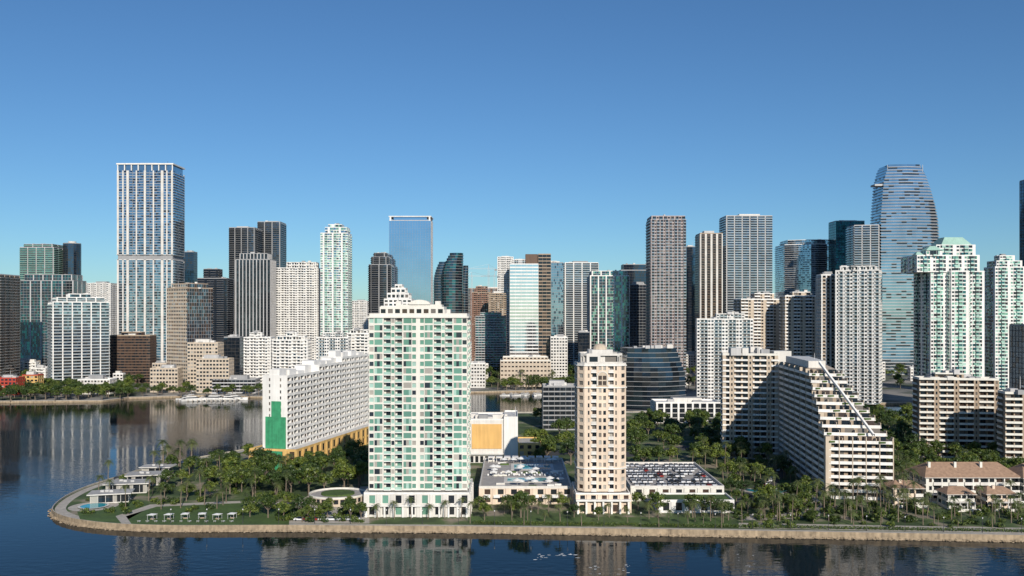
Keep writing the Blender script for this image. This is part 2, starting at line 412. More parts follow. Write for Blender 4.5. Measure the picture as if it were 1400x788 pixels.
# Very tall framed tower
def framed():
    mb = MB(); D = 1160
    poly = fit(shape('rect', .55, 0), 160, 252, D); OBST.append(poly)
    S = st(pat='G', bw=3, wall='white2', frame='lgrey', slab='white', rail='gb', glass=['gb', 'gb', 'gb', 'gk', 'gb', 'gdb'], fh=3.5, gs=.6)
    pat = [('F', .5), ('G', 1.0), ('F', .35), ('G', .8), ('F', .7), ('C', 1), ('G', .9), ('F', .35), ('G', .9), ('C', 1), ('F', .6), ('C', 1), ('G', .9), ('F', .35), ('G', .9), ('C', 1), ('F', .7), ('G', .8), ('F', .35), ('G', 1.0), ('F', .5)]
    z1 = zt(224, D); zb = zt(352, D)
    b = {0: pat, 1: [('C', 1)]*5+[('F', .3)]}
    block(mb, poly, LAND, zb-3, S, bays=b, roof=False)
    mb.prism(inset(poly, .8), zb-3, zb+3, 'grey'); mb.prism(inset(poly, -.5), zb-3.6, zb-2.9, 'white'); mb.prism(inset(poly, -.5), zb+2.9, zb+3.6, 'white')
    block(mb, poly, zb+3, z1-9, S, bays=b, roof=False)
    mb.prism(inset(poly, 1.6), z1-9, z1-1.2, 'gb')
    for i in range(9):
        t = i/8; x = poly[0][0]+.8+(poly[1][0]-poly[0][0]-1.6)*t
        mb.box(x-.6, x+.6, D-.1, D+.9, z1-9, z1-1.25, 'white')
    mb.prism(inset(poly, -.8), z1-1.2, z1+.6, 'white')
    pp = scal(poly, .3, .4); mb.prism(pp, z1+.6, z1+3, 'lgrey'); c = cen(poly)
    mb.cyl((c[0]+22, c[1], z1), (c[0]+22, c[1], z1+7), .3, .15, 'dark')
    mb.obj('framed_skyscraper')
framed()

tower('beige_office_tower', 228, 291, 388, 930, st(pat='W', spat='G', bw=3, wall='beige', slab='tan', frame='grey', glass=['gb', 'gk', 'gbr', 'gdb'], pw=.08, sp=.42, fh=3.8), asp=.9, rot=-35, tiers=[(.8, .8, 5)])
for a, b, y, D, k in ((208, 232, 498, 905, .6), (256, 306, 470, 900, .6), (268, 320, 492, 880, .5), (205, 250, 505, 890, .5)):
    tower('beige_office_building', a, b, y, D, GRID, asp=k)
tower('brown_office_building', 150, 214, 455, 1010, st(pat='G', wall='brown', frame='brown', slab='tan', glass=['gd', 'gbr'], gs=1.2), asp=.4, tiers=[(.5, .5, 4)])
tower('white_low_apartment_building', 106, 160, 520, 870, GRIDW, asp=.5)
tower('red_restaurant_building', -10, 34, 518, 860, st(pat='W', wall='red', slab='red', roof='roof'), asp=.7)
tower('red_restaurant_building', 30, 60, 514, 880, st(pat='W', wall='orange', slab='red'), asp=.7)
tower('white_apartment_block', 333, 376, 456, 925, WB, asp=.6, tiers=[(.45, .5, -.1, 5)])
tower('white_apartment_block', 372, 426, 456, 900, WB, asp=.5, tiers=[(.8, .7, 4), (.3, .4, 0, 3.5)])
tower('white_apartment_block', 432, 480, 456, 910, WB2, asp=.5, tiers=[(.6, .6, 5)])
tower('white_apartment_block', 474, 512, 452, 930, WB, asp=.5, tiers=[(.8, .7, 4)])
tower('waterfront_office_building', 306, 333, 462, 960, DBLUE)
tower('waterfront_office_building', 290, 356, 520, 880, st(pat='G', wall='grey', frame='lgrey', slab='grey', glass=['gd', 'gk'], gs=1.2), asp=.4)

o, poly, z = tower('mirror_office_tower', 532, 592, 302, 1360, MIRR, asp=.6, clut=3)
mb = MB()
mb.prism(scal(poly, 1.02, 1.02), z+6, z+7.4, 'white')
for p in scal(poly, .94, .94): mb.box(p[0]-1.2, p[0]+1.2, p[1]-1.2, p[1]+1.2, z, z+6, 'white')
mb.prism(scal(poly, .8, .8), z+.1, z+6, 'gm')
oo = mb.obj('roof_frame'); oo.parent = o

def floors_tower(fl, glassk, slab='white', rail='grail', rec=1.4, bay=4, wallk=None, rh=1.0, deck=None, roof='roof', st_=.35):
    mb = MB(); deck = deck or slab
    for poly, z, fh in fl:
        n = len(poly); inn = inset(poly, rec); r2 = inset(poly, .1)
        for i in range(n):
            p, q = poly[i], poly[(i+1) % n]; pi_, qi = inn[i], inn[(i+1) % n]; pr, qr = r2[i], r2[(i+1) % n]
            L = hypot(q[0]-p[0], q[1]-p[1])
            mb.q((*p, z), (*q, z), (*q, z+st_), (*p, z+st_), slab)
            mb.q((*p, z+st_), (*q, z+st_), (*qi, z+st_), (*pi_, z+st_), deck)
            mb.q((*pi_, z), (*qi, z), (*q, z), (*p, z), slab)
            if rail: mb.q((*pr, z+st_), (*qr, z+st_), (*qr, z+st_+rh), (*pr, z+st_+rh), rail)
            k = max(1, int(L/bay))
            for j in range(k):
                t0, t1 = j/k, (j+1)/k
                a = (pi_[0]+(qi[0]-pi_[0])*t0, pi_[1]+(qi[1]-pi_[1])*t0); b = (pi_[0]+(qi[0]-pi_[0])*t1, pi_[1]+(qi[1]-pi_[1])*t1)
                if wallk:
                    m_ = (a[0]+(b[0]-a[0])*.28, a[1]+(b[1]-a[1])*.28)
                    mb.q((*a, z+st_), (*m_, z+st_), (*m_, z+fh), (*a, z+fh), wallk)
                    mb.q((*m_, z+st_), (*b, z+st_), (*b, z+fh), (*m_, z+fh), random.choice(glassk))
                else:
                    mb.q((*a, z+st_), (*b, z+st_), (*b, z+fh), (*a, z+fh), random.choice(glassk))
        mb.ng([(p[0], p[1], z+fh) for p in inn], roof)
    return mb

def sail():
    D = 1150
    RP = [(226, 1258), (229, 1264), (240, 1270), (260, 1277), (280, 1283), (300, 1287), (330, 1289), (400, 1287), (520, 1282)]
    LP = [(226, 1216), (232, 1213), (250, 1208), (300, 1204), (520, 1204)]
    def ip(T, y):
        for (a, b), (c, d) in zip(T, T[1:]):
            if a <= y <= c: return b+(d-b)*(y-a)/(c-a)
        return T[-1][1]
    fl = []; z = LAND; fh = 3.9; ztop = zt(227, D)
    while z < ztop:
        y = 430-(z-H)/D*F
        y = max(226, min(519, y))
        l, r = X(ip(LP, y), D), X(ip(RP, y), D)
        c = (l+r)/2
        poly = [(l, D), (c, D-3)] + [(r-5, D), (r, D+8), (r-1, D+24), (r-6, D+34), (l, D+34)]
        fl.append((poly, z, fh)); z += fh
    mb = floors_tower(fl, ['gb', 'gb', 'gb', 'gk'], slab='lgrey', rail='gb', rec=1.2, bay=6, st_=.7)
    x0, x1 = X(1214, D), X(1262, D)
    for i in range(14):
        x = x0+(x1-x0)*i/13; mb.box(x-.25, x+.25, D+1, D+1.6, ztop-10, ztop+1.5, 'lgrey')
    mb.box(X(1197, D), X(1208, D), D+2, D+16, zt(254, D), zt(251.5, D), 'lgrey')
    S = st(pat='CCF', bw=4, wall='lgrey', slab='lgrey', glass=['gk', 'gdb', 'gd', 'gd'])
    pl = [(X(1172, D), D+10), (X(1204, D)-.3, D+3), (X(1204, D)-.3, D+36), (X(1172, D), D+36)]
    block(mb, pl, LAND, zt(308, D), S); OBST.append(pl)
    mb.obj('sail_shaped_tower')
sail()

for a, b, yt, D, kk in ((592, 614, 360, 1230, 'gdb'), (604, 634, 348, 1210, 'gt'), (628, 641, 366, 1260, 'gdb')):
    T = fit(shape('oval', .9, 0), a, b, D); z1 = zt(yt, D); fl = []; z = LAND
    while z < z1:
        t = max(0, (z-z1*.8)/(z1*.2)); fl.append((scal(T, 1-.35*t*t, 1-.35*t*t, .18*t*t), z, 3.7)); z += 3.7
    floors_tower(fl, [kk, 'gk', 'gdb'], slab='grey', rec=.8, bay=6, rail=None).obj('curved_dark_tower')

def striped():
    mb = MB(); D = 1010
    A = fit(shape('rect', .7, 0), 697, 736, D); B = fit(shape('rect', .9, 0), 719, 753, D+6)
    S = st(pat='G', bw=6, wall='white2', frame='white', slab='white', glass=['gml'], gs=1.5, fh=3.9, sub=1)
    block(mb, A, LAND, zt(362, D), S)
    S2 = st(pat='G', bw=5, wall='brown', frame='tan', slab='brown', glass=['gbr', 'gd', 'gd'], gs=1.0, fh=3.9, sub=1, capm='tan')
    B = [(max(p[0], A[1][0]+.2) if p[0] < A[1][0] else p[0], p[1]) for p in B]
    block(mb, B, LAND, zt(348, D), S2)
    mb.prism([(A[0][0]+18, D+8), (A[1][0]-.5, D+8), (A[1][0]-.5, D+24), (A[0][0]+18, D+24)], zt(362, D)+.1, zt(347, D), 'brown', 'tan')
    OBST.append(A); OBST.append(B); mb.obj('striped_office_tower')
striped()

tower('white_apartment_building', 951, 1030, 430, 800, WB2, asp=.35, rot=-8, tiers=[(.5, .6, .1, 5)])
tower('tan_apartment_building', 1003, 1082, 402, 880, st(pat='BBWS', bw=3, wall='beige', slab='white', rail='white', glass=['gd', 'gbr', 'gd', 'gc2']), asp=.4, rot=6, tiers=[(.4, .6, 0, 6)])
tower('tan_apartment_building', 1066, 1122, 400, 850, TANB, asp=.5, tiers=[(.5, .5, 4)])
tower('white_apartment_building', 1116, 1147, 377, 800, st(pat='FB', bw=2.4, wall='white', slab='white', rail='tan', glass=['gd', 'gbr', 'gc2']), asp=.8)
tower('white_apartment_building', 1142, 1206, 364, 770, st(pat='WBwB', bw=2.7, wall='white', slab='white', rail='grail', glass=['gd', 'gdb', 'gk', 'gd']), asp=.8, rot=-28, kind='rect', tiers=[(.8, .8, 4)])

def aqua():
    mb = MB(); D = 740
    poly = fit(shape('bay', .7, 0), 1249, 1346, D); OBST.append(poly)
    S = AQUA
    zA = zt(372, D); zB = zt(350, D)
    block(mb, poly, LAND, zA, S)
    def R_(a, b, d0, d1): return [(X(a, D), D+d0), (X(b, D), D+d0), (X(b, D), D+d1), (X(a, D), D+d1)]
    block(mb, R_(1256, 1342, 3, 34), zA+.03, zB, S, par=1)
    block(mb, R_(1268, 1290, 2, 12), zB+.03, zt(343, D), S, par=.4)
    t2 = R_(1284, 1338, 5, 30); block(mb, t2, zB+.03, zt(335, D), S, par=.6)
    def hip(e, z2, z3, fx, fy):
        f = scal(e, fx, fy); n = len(e)
        for i in range(n): mb.q((*e[i], z2), (*e[(i+1) % n], z2), (*f[(i+1) % n], z3), (*f[i], z3), 'copper')
        mb.ng([(p[0], p[1], z3) for p in f], 'copper')
    hip(R_(1292, 1334, 6, 28), zt(335, D)+.7, zt(323, D), .6, .5)
    hip(R_(1267, 1291, 1, 13), zt(343, D)+.45, zt(336, D), .3, .3)
    hip(R_(1255, 1266, 4, 12), zB+1.1, zt(344, D), .3, .3)
    mb.cyl((X(1290, D), D-6, LAND), (X(1290, D), D-6, LAND+26), 13, 13, 'white', n=20)
    mb.obj('aqua_crowned_tower')
aqua()

fs = [WB, WB2, DKB, BLUE, LIN, GRIDW, GRID, STR, DBLUE]
for i in range(46):
    px = -40+i*33+U(-8, 8); D = U(1650, 2300)
    tower('distant_building', px, px+U(14, 30), U(398, 432), D, random.choice(fs), asp=.7, clut=2)
for i in range(60):
    px = U(-60, 1450); D = U(930, 1350)
    tower('low_rise_building', px, px+U(16, 42), 0, D, random.choice([GRIDW, GRID, GRIDW, WB, LIN]), asp=.6, fixh=U(9, 26), clut=5)
tower('beige_pavilion_building', 684, 753, 489, 960, st(pat='W', bw=4, wall='beige', slab='cream', sp=.55, pw=.2, glass=['gbr', 'gd'], fh=4.5), asp=.4, tiers=[(.9, .8, 4)])
tower('white_low_building', 640, 664, 498, 945, GRIDW, asp=.8)
tower('glass_office_building', 650, 692, 428, 1120, st(pat='G', wall='grey', frame='lgrey', slab='grey', glass=['gk', 'gt', 'gdb'], gs=1.0), asp=.6, tiers=[(.7, .7, 5)])
tower('white_low_building', 752, 776, 462, 1000, GRIDW, asp=.8)
tower('dark_glass_tower', 790, 806, 455, 1020, DBLUE)
tower('white_low_building', 600, 645, 470, 1000, GRIDW, asp=.8)

def crane(px, D, py, jib, ang):
    mb = MB(); x = X(px, D); z = zt(py, D)
    for sx in (-1, 1):
        for sy in (-1, 1): mb.box(x+sx-.2, x+sx+.2, D+sy-.2, D+sy+.2, LAND, z, 'steel')
    zz = LAND
    while zz < z-3:
        mb.cyl((x-1, D-1, zz), (x+1, D-1, zz+3), .12, .12, 'steel', n=3); zz += 3
    ca, sa = cos(ang), sin(ang)
    for o in (-.8, .8): mb.cyl((x-jib*.3*ca, D-jib*.3*sa+o, z), (x+jib*ca, D+jib*sa+o, z), .25, .2, 'steel', n=4)
    mb.cyl((x-jib*.3*ca, D-jib*.3*sa, z+1.6), (x+jib*ca, D+jib*sa, z+1.2), .25, .2, 'steel', n=4)
    mb.cyl((x, D, z), (x, D, z+8), .6, .2, 'steel')
    mb.cyl((x, D, z+8), (x+jib*.8*ca, D+jib*.8*sa, z+1.4), .12, .12, 'steel', n=3)
    mb.cyl((x, D, z+8), (x-jib*.28*ca, D-jib*.28*sa, z+1), .12, .12, 'steel', n=3)
    mb.box(x-jib*.3*ca-2, x-jib*.3*ca+2, D-1, D+1, z-3, z, 'grey')
    mb.obj('tower_crane')
crane(668, 1500, 368, 40, pi); crane(645, 1600, 378, 34, .3); crane(676, 1450, 378, 26, 2.6)

# ------------------------------------------------------------------ water, land, island
def catmull(P, n=6, closed=True):
    out = []; N = len(P)
    for i in range(N if closed else N-1):
        p0, p1, p2, p3 = P[(i-1) % N], P[i], P[(i+1) % N], P[(i+2) % N]
        for j in range(n):
            t = j/n
            out.append(tuple(.5*((2*p1[k])+(-p0[k]+p2[k])*t+(2*p0[k]-5*p1[k]+4*p2[k]-p3[k])*t*t+(-p0[k]+3*p1[k]-3*p2[k]+p3[k])*t**3) for k in (0, 1)))
    return out

m, nt, b = newmat('bay_water')
b.inputs['Base Color'].default_value = (.001, .007, .011, 1); b.inputs['Roughness'].default_value = .03
b.inputs['IOR'].default_value = 1.33; b.inputs['Specular IOR Level'].default_value = .27
tc = nt.nodes.new('ShaderNodeTexCoord')
mp = nt.nodes.new('ShaderNodeMapping'); mp.inputs['Scale'].default_value = (.5, 1, 1); nt.links.new(tc.outputs['Object'], mp.inputs[0])
n1 = nt.nodes.new('ShaderNodeTexNoise'); n1.inputs['Scale'].default_value = .42; n1.inputs['Detail'].default_value = 4
n2 = nt.nodes.new('ShaderNodeTexNoise'); n2.inputs['Scale'].default_value = .014; n2.inputs['Detail'].default_value = 3
nt.links.new(mp.outputs[0], n1.inputs['Vector']); nt.links.new(mp.outputs[0], n2.inputs['Vector'])
mr = nt.nodes.new('ShaderNodeMapRange'); mr.inputs['From Min'].default_value = .4; mr.inputs['From Max'].default_value = .65
mr.inputs['To Min'].default_value = .12; mr.inputs['To Max'].default_value = .55
nt.links.new(n2.outputs[0], mr.inputs['Value'])
bp = nt.nodes.new('ShaderNodeBump'); bp.inputs['Distance'].default_value = .25
nt.links.new(mr.outputs[0], bp.inputs['Strength']); nt.links.new(n1.outputs[0], bp.inputs['Height']); nt.links.new(bp.outputs[0], b.inputs['Normal'])
M['water'] = m
mb = MB(); mb.q((-20000, -20000, 0), (20000, -20000, 0), (20000, 20000, 0), (-20000, 20000, 0), 'water'); mb.obj('water')

m, nt, b = newmat('city_ground')
tc = nt.nodes.new('ShaderNodeTexCoord'); n = nt.nodes.new('ShaderNodeTexNoise'); n.inputs['Scale'].default_value = .02; n.inputs['Detail'].default_value = 8
nt.links.new(tc.outputs['Object'], n.inputs['Vector'])
cr = nt.nodes.new('ShaderNodeValToRGB'); e = cr.color_ramp.elements
e[0].position = .4; e[0].color = (.05, .07, .025, 1); e[1].position = .6; e[1].color = (.26, .24, .21, 1)
x_ = cr.color_ramp.elements.new(.5); x_.color = (.12, .12, .11, 1)
nt.links.new(n.outputs[0], cr.inputs[0]); nt.links.new(cr.outputs[0], b.inputs['Base Color']); b.inputs['Roughness'].default_value = .9
M['city'] = m
shore = [(-15000, 780), (-1500, 785), (-459, 800), (-372, 806), (-362, 836), (-300, 860), (-240, 845), (-40, 900), (45, 915), (110, 850), (250, 790), (600, 760), (15000, 700)]
mb = MB()
mb.ng([(x, y, LAND) for x, y in shore]+[(15000, 19000, LAND), (-15000, 19000, LAND)], 'city')
for p, q in zip(shore, shore[1:]):
    mb.q((*p, -1), (*q, -1), (*q, LAND), (*p, LAND), 'seawall')
    L = hypot(q[0]-p[0], q[1]-p[1]); nx, ny = -(q[1]-p[1])/L, (q[0]-p[0])/L
    mb.q((p[0], p[1], LAND+.35), (q[0], q[1], LAND+.35), (q[0]+nx*2.5, q[1]+ny*2.5, LAND+.35), (p[0]+nx*2.5, p[1]+ny*2.5, LAND+.35), 'pave')
    mb.q((*p, LAND), (*q, LAND), (*q, LAND+.35), (*p, LAND+.35), 'pave')
mb.obj('mainland_ground')
mb = MB()
mb.q((-460, 880, LAND+.02), (-50, 925, LAND+.02), (-50, 936, LAND+.02), (-460, 891, LAND+.02), 'asphalt')
for i in range(60):
    x = -455+i*6.7; y = 885.5+(x+460)*45/410
    mb.q((x, y, LAND+.03), (x+3, y+.33, LAND+.03), (x+3, y+.53, LAND+.03), (x, y+.2, LAND+.03), 'line')
mb.obj('mainland_road')

isl = [(420, 300), (181, 312), (80, 319), (-16, 325), (-80, 327), (-130, 327), (-160, 334), (-181, 350), (-190, 372), (-193, 398), (-190, 425), (-184, 458), (-168, 490), (-152, 520), (-146, 560), (-130, 640), (-100, 695), (-35, 705), (60, 708), (180, 715), (420, 640)]
ismooth = [isl[0], isl[1], isl[2], isl[3]]+catmull(isl[3:16], 5, closed=False)[5:-1]+isl[15:]
ismooth = [ismooth[0]]+[p for i, p in enumerate(ismooth[1:]) if hypot(p[0]-ismooth[i][0], p[1]-ismooth[i][1]) > .5]
def area(P): return sum(P[i-1][0]*P[i][1]-P[i][0]*P[i-1][1] for i in range(len(P)))/2
if area(ismooth) < 0: ismooth = ismooth[::-1]
m, nt, b = newmat('garden_ground')
tc = nt.nodes.new('ShaderNodeTexCoord'); n = nt.nodes.new('ShaderNodeTexNoise'); n.inputs['Scale'].default_value = .06; n.inputs['Detail'].default_value = 8
nt.links.new(tc.outputs['Object'], n.inputs['Vector'])
cr = nt.nodes.new('ShaderNodeValToRGB'); e = cr.color_ramp.elements
e[0].position = .42; e[0].color = (.035, .06, .016, 1); e[1].position = .64; e[1].color = (.25, .21, .155, 1)
x_ = cr.color_ramp.elements.new(.54); x_.color = (.07, .11, .03, 1)
nt.links.new(n.outputs[0], cr.inputs[0]); nt.links.new(cr.outputs[0], b.inputs['Base Color']); b.inputs['Roughness'].default_value = .9
M['garden'] = m
mb = MB(); n = len(ismooth)
r1 = inset(ismooth, 1.0); r2 = inset(ismooth, 5.0); r3 = inset(ismooth, -1.6); r4 = inset(ismooth, .35)
mb.ng([(x, y, LAND) for x, y in ismooth], 'garden')
for i in range(n):
    j = (i+1) % n
    mb.q((*r3[i], -.6), (*r3[j], -.6), (*ismooth[j], .7), (*ismooth[i], .7), 'seawall')
    mb.q((*ismooth[i], .5), (*ismooth[j], .5), (*ismooth[j], LAND+.7), (*ismooth[i], LAND+.7), 'seawall')
    mb.q((*ismooth[i], LAND+.7), (*ismooth[j], LAND+.7), (*r4[j], LAND+.7), (*r4[i], LAND+.7), 'pave')
    mb.q((*r4[i], LAND+.7), (*r4[j], LAND+.7), (*r4[j], LAND), (*r4[i], LAND), 'pave')
    mb.q((*r1[i], LAND+.01), (*r1[j], LAND+.01), (*r2[j], LAND+.01), (*r2[i], LAND+.01), 'pave')
mb.obj('island_ground')
mb = MB()
for i in range(n):
    p, q = ismooth[i], ismooth[(i+1) % n]
    if min(p[1], q[1]) > 480: continue
    L = hypot(q[0]-p[0], q[1]-p[1]); nx, ny = (q[1]-p[1])/L, -(q[0]-p[0])/L
    for k in range(int(L*1.8)):
        t = R(); o = U(.1, 1.7); s = U(.3, .8)
        c = (p[0]+(q[0]-p[0])*t+nx*o, p[1]+(q[1]-p[1])*t+ny*o, .55-o*.35)
        V = [(c[0]+U(.6, 1)*s*a, c[1]+U(.6, 1)*s*b_, c[2]+U(.6, 1)*s*d*.7) for a, b_, d in ((1, 0, 0), (0, 1, 0), (-1, 0, 0), (0, -1, 0), (0, 0, 1), (0, 0, -1))]
        for a, b_, d in ((0, 1, 4), (1, 2, 4), (2, 3, 4), (3, 0, 4)): mb.t(V[a], V[b_], V[d], 'seawall')
        for a, b_, d in ((1, 0, 5), (2, 1, 5), (3, 2, 5), (0, 3, 5)): mb.t(V[a], V[b_], V[d], 'seawall')
mb.obj('riprap_rocks')

def gp(px, py, z=LAND):
    D = (H-z)*F/(py-430.0); return (X(px, D), D)
# sun glints on the water, painted as flat white patches
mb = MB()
def glint(px0, px1, py0, py1, n, s):
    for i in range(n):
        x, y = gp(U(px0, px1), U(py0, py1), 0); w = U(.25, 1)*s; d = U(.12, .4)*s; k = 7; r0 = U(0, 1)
        mb.ng([(x+w*cos(2*pi*j/k+r0)*U(.5, 1), y+d*sin(2*pi*j/k+r0)*U(.5, 1), .03+i*.0006) for j in range(k)], 'glint')
glint(722, 752, 758, 766, 12, 1.1); glint(762, 790, 757, 763, 12, 1.2); glint(804, 822, 772, 788, 8, .9); glint(838, 862, 770, 786, 8, .9); glint(1006, 1034, 758, 786, 9, .8)
mb.obj('painted_water_glints')

def sheet(name, pts, key, dz):
    mb = MB(); mb.ng([(*gp(*p), LAND+dz) for p in pts], key); return mb.obj(name)
sheet('park_lawn', [(180, 718), (395, 718), (400, 700), (330, 688), (215, 692), (172, 706)], 'grass', .012)
sheet('park_lawn', [(110, 712), (165, 716), (205, 694), (190, 684), (130, 688), (105, 698)], 'grass', .012)
sheet('park_path', [(166, 716), (180, 717), (172, 706), (214, 693), (330, 688), (395, 690), (395, 687), (330, 685), (205, 690), (158, 706)], 'pave', .02)
sheet('front_lawn', [(640, 716), (1000, 719), (1000, 708), (640, 706)], 'grass', .012)
sheet('garden_path', [(1010, 722), (1400, 730), (1400, 722), (1010, 715)], 'pave', .012)
sheet('garden_path', [(1010, 712), (1120, 708), (1125, 690), (1100, 664), (1086, 664), (1108, 692), (1100, 700), (1010, 704)], 'pave', .016)
sheet('island_road', [(1000, 690), (1060, 640), (1085, 600), (1095, 600), (1078, 645), (1030, 696)], 'asphalt', .02)
sheet('island_road', [(640, 634), (790, 620), (860, 625), (985, 610), (985, 605), (860, 618), (790, 614), (640, 626)], 'asphalt', .02)
sheet('entrance_plaza', [(395, 716), (505, 716), (505, 665), (440, 668), (400, 690)], 'pave', .02)

# ------------------------------------------------------------------ central tower
def central():
    mb = MB(); D = 347; x0, x1 = X(504, D), X(639, D); dp = 24
    poly = [(x0, D), (x1, D), (x1, D+dp), (x0, D+dp)]; OBST.append([(x0-3, D-6), (x1+3, D-6), (x1+3, D+dp+3), (x0-3, D+dp+3)])
    S = st(wall='cream', slab='white', rail='gpg', frame='cream', glass=['gg', 'gg', 'gg', 'gpg', 'gg', 'gk', 'gg', 'gc'], bd=1.5, bo=.45, gs=.7, sub=3, fh=2.95, sp=.3, pw=.13, capm='cream')
    half = [('W', 1.0), ('G', 1.45), ('S', .22), ('B', 1.25), ('W', .75), ('B', 1.25), ('S', .22), ('G', 1.45), ('W', .9), ('S', .25)]
    bays = half+half[::-1]
    nf = 24; z0 = LAND+9.5; z1 = 78.6; fh = (z1-z0)/nf
    L = x1-x0; tot = sum(w for _, w in bays); u = 0
    Sb = dict(S); Sb['glass'] = ['gd', 'gbr', 'gg', 'gc2', 'gd', 'gk']; Sb['rail'] = 'gpg'
    for t, w in bays:
        w2 = w/tot*L
        facade(mb, (x0+u, D), (x0+u+w2, D), z0, nf, fh, [(t, 1)], Sb if t == 'B' else S); u += w2
    sb = [('W', 1), ('B', 1), ('W', 1), ('G', 1), ('B', 1), ('W', 1)]
    facade(mb, poly[1], poly[2], z0, nf, fh, sb, S); facade(mb, poly[3], poly[0], z0, nf, fh, sb, S)
    mb.q((*poly[2], z0), (*poly[3], z0), (*poly[3], z1), (*poly[2], z1), 'cream')
    mb.prism(inset(poly, -.5), z1, z1+.6, 'cream', 'rooflt')
    inn = inset(poly, .2)
    for i in range(4):
        a, b_ = inn[i], inn[(i+1) % 4]; c, d = inset(poly, .5)[(i+1) % 4], inset(poly, .5)[i]
        mb.q((*a, z1+.6), (*b_, z1+.6), (*b_, z1+1.8), (*a, z1+1.8), 'cream'); mb.q((*a, z1+1.8), (*b_, z1+1.8), (*c, z1+1.8), (*d, z1+1.8), 'cream')
        mb.q((*c, z1+.6), (*d, z1+.6), (*d, z1+1.8), (*c, z1+1.8), 'cream')
    px0, px1 = X(519, D+5), X(607, D+5); z = z1+.62
    P1 = [(px0, D+5), (px1, D+5), (px1, D+19), (px0, D+19)]
    block(mb, P1, z, z+3.2, st(pat='W', bw=3, wall='cream', slab='cream', glass=['gd', 'gbr', 'gc2']), par=.6)
    z2 = z+3.8
    mb.prism([(X(538, D), D+7), (X(602, D), D+7), (X(602, D), D+17), (X(538, D), D+17)], z+3.25, z2+.9, 'cream', 'rooflt')
    ax, bx_ = X(556, D), X(586, D); N = 12; c = (ax+bx_)/2; r = (bx_-ax)/2
    arc = [(c-r*cos(pi*i/N), z2+.9+1.9*sin(pi*i/N)) for i in range(N+1)]
    for (a, za), (b_, zb) in zip(arc, arc[1:]):
        mb.q((a, D+6.5, za), (b_, D+6.5, zb), (b_, D+16, zb), (a, D+16, za), 'white2')
    mb.ng([(a, D+6.5, za) for a, za in arc][::-1], 'cream')
    for px in (541, 596): mb.box(X(px, D)-1, X(px, D)+1.2, D+8, D+11, z2+.9, z2+2.3, 'white2')
    clutter(mb, [(x0+3, D+3), (x1-3, D+3), (x1-3, D+22), (x0+3, D+22)], z1+.6, 8)
    bp_ = [(x0-1.2, D-4), (x1+1.0, D-4), (x1+1.0, D+dp+1), (x0-1.2, D+dp+1)]
    SP = st(pat='FW', bw=3.6, wall='white2', slab='white', glass=['gd', 'gg', 'gk'], fh=4.2, sp=.2, pw=.2, roof='rooflt')
    block(mb, bp_, LAND, z0-.7, SP, par=.7)
    for i in range(12):
        x = bp_[0][0]+1+(bp_[1][0]-bp_[0][0]-2)*i/11; mb.box(x-.35, x+.35, D-4.8, D-4.1, LAND, LAND+4.2, 'white')
    mb.box(bp_[0][0], bp_[1][0], D-5.2, D-4.02, LAND+4.2, LAND+4.8, 'white')
    mb.obj('cream_apartment_tower')
central()

def pyr():
    mb = MB(); D = 640
    for i, (hw, y) in enumerate(((27, 432), (23, 420), (19, 410), (15, 402), (10, 395), (5, 390))):
        x0, x1 = X(543-hw, D), X(543+hw, D); z1 = zt(y, D); z0 = LAND if i == 0 else zpp
        pl = [(x0, D+i*1.5), (x1, D+i*1.5), (x1, D+26-i*1.5), (x0, D+26-i*1.5)]
        if i == 0: OBST.append(pl)
        block(mb, pl, z0+.02, z1, st(pat='W', bw=3.2, wall='white', slab='white', rail='white'), par=.9); zpp = z1
    mb.obj('stepped_white_tower')
pyr()

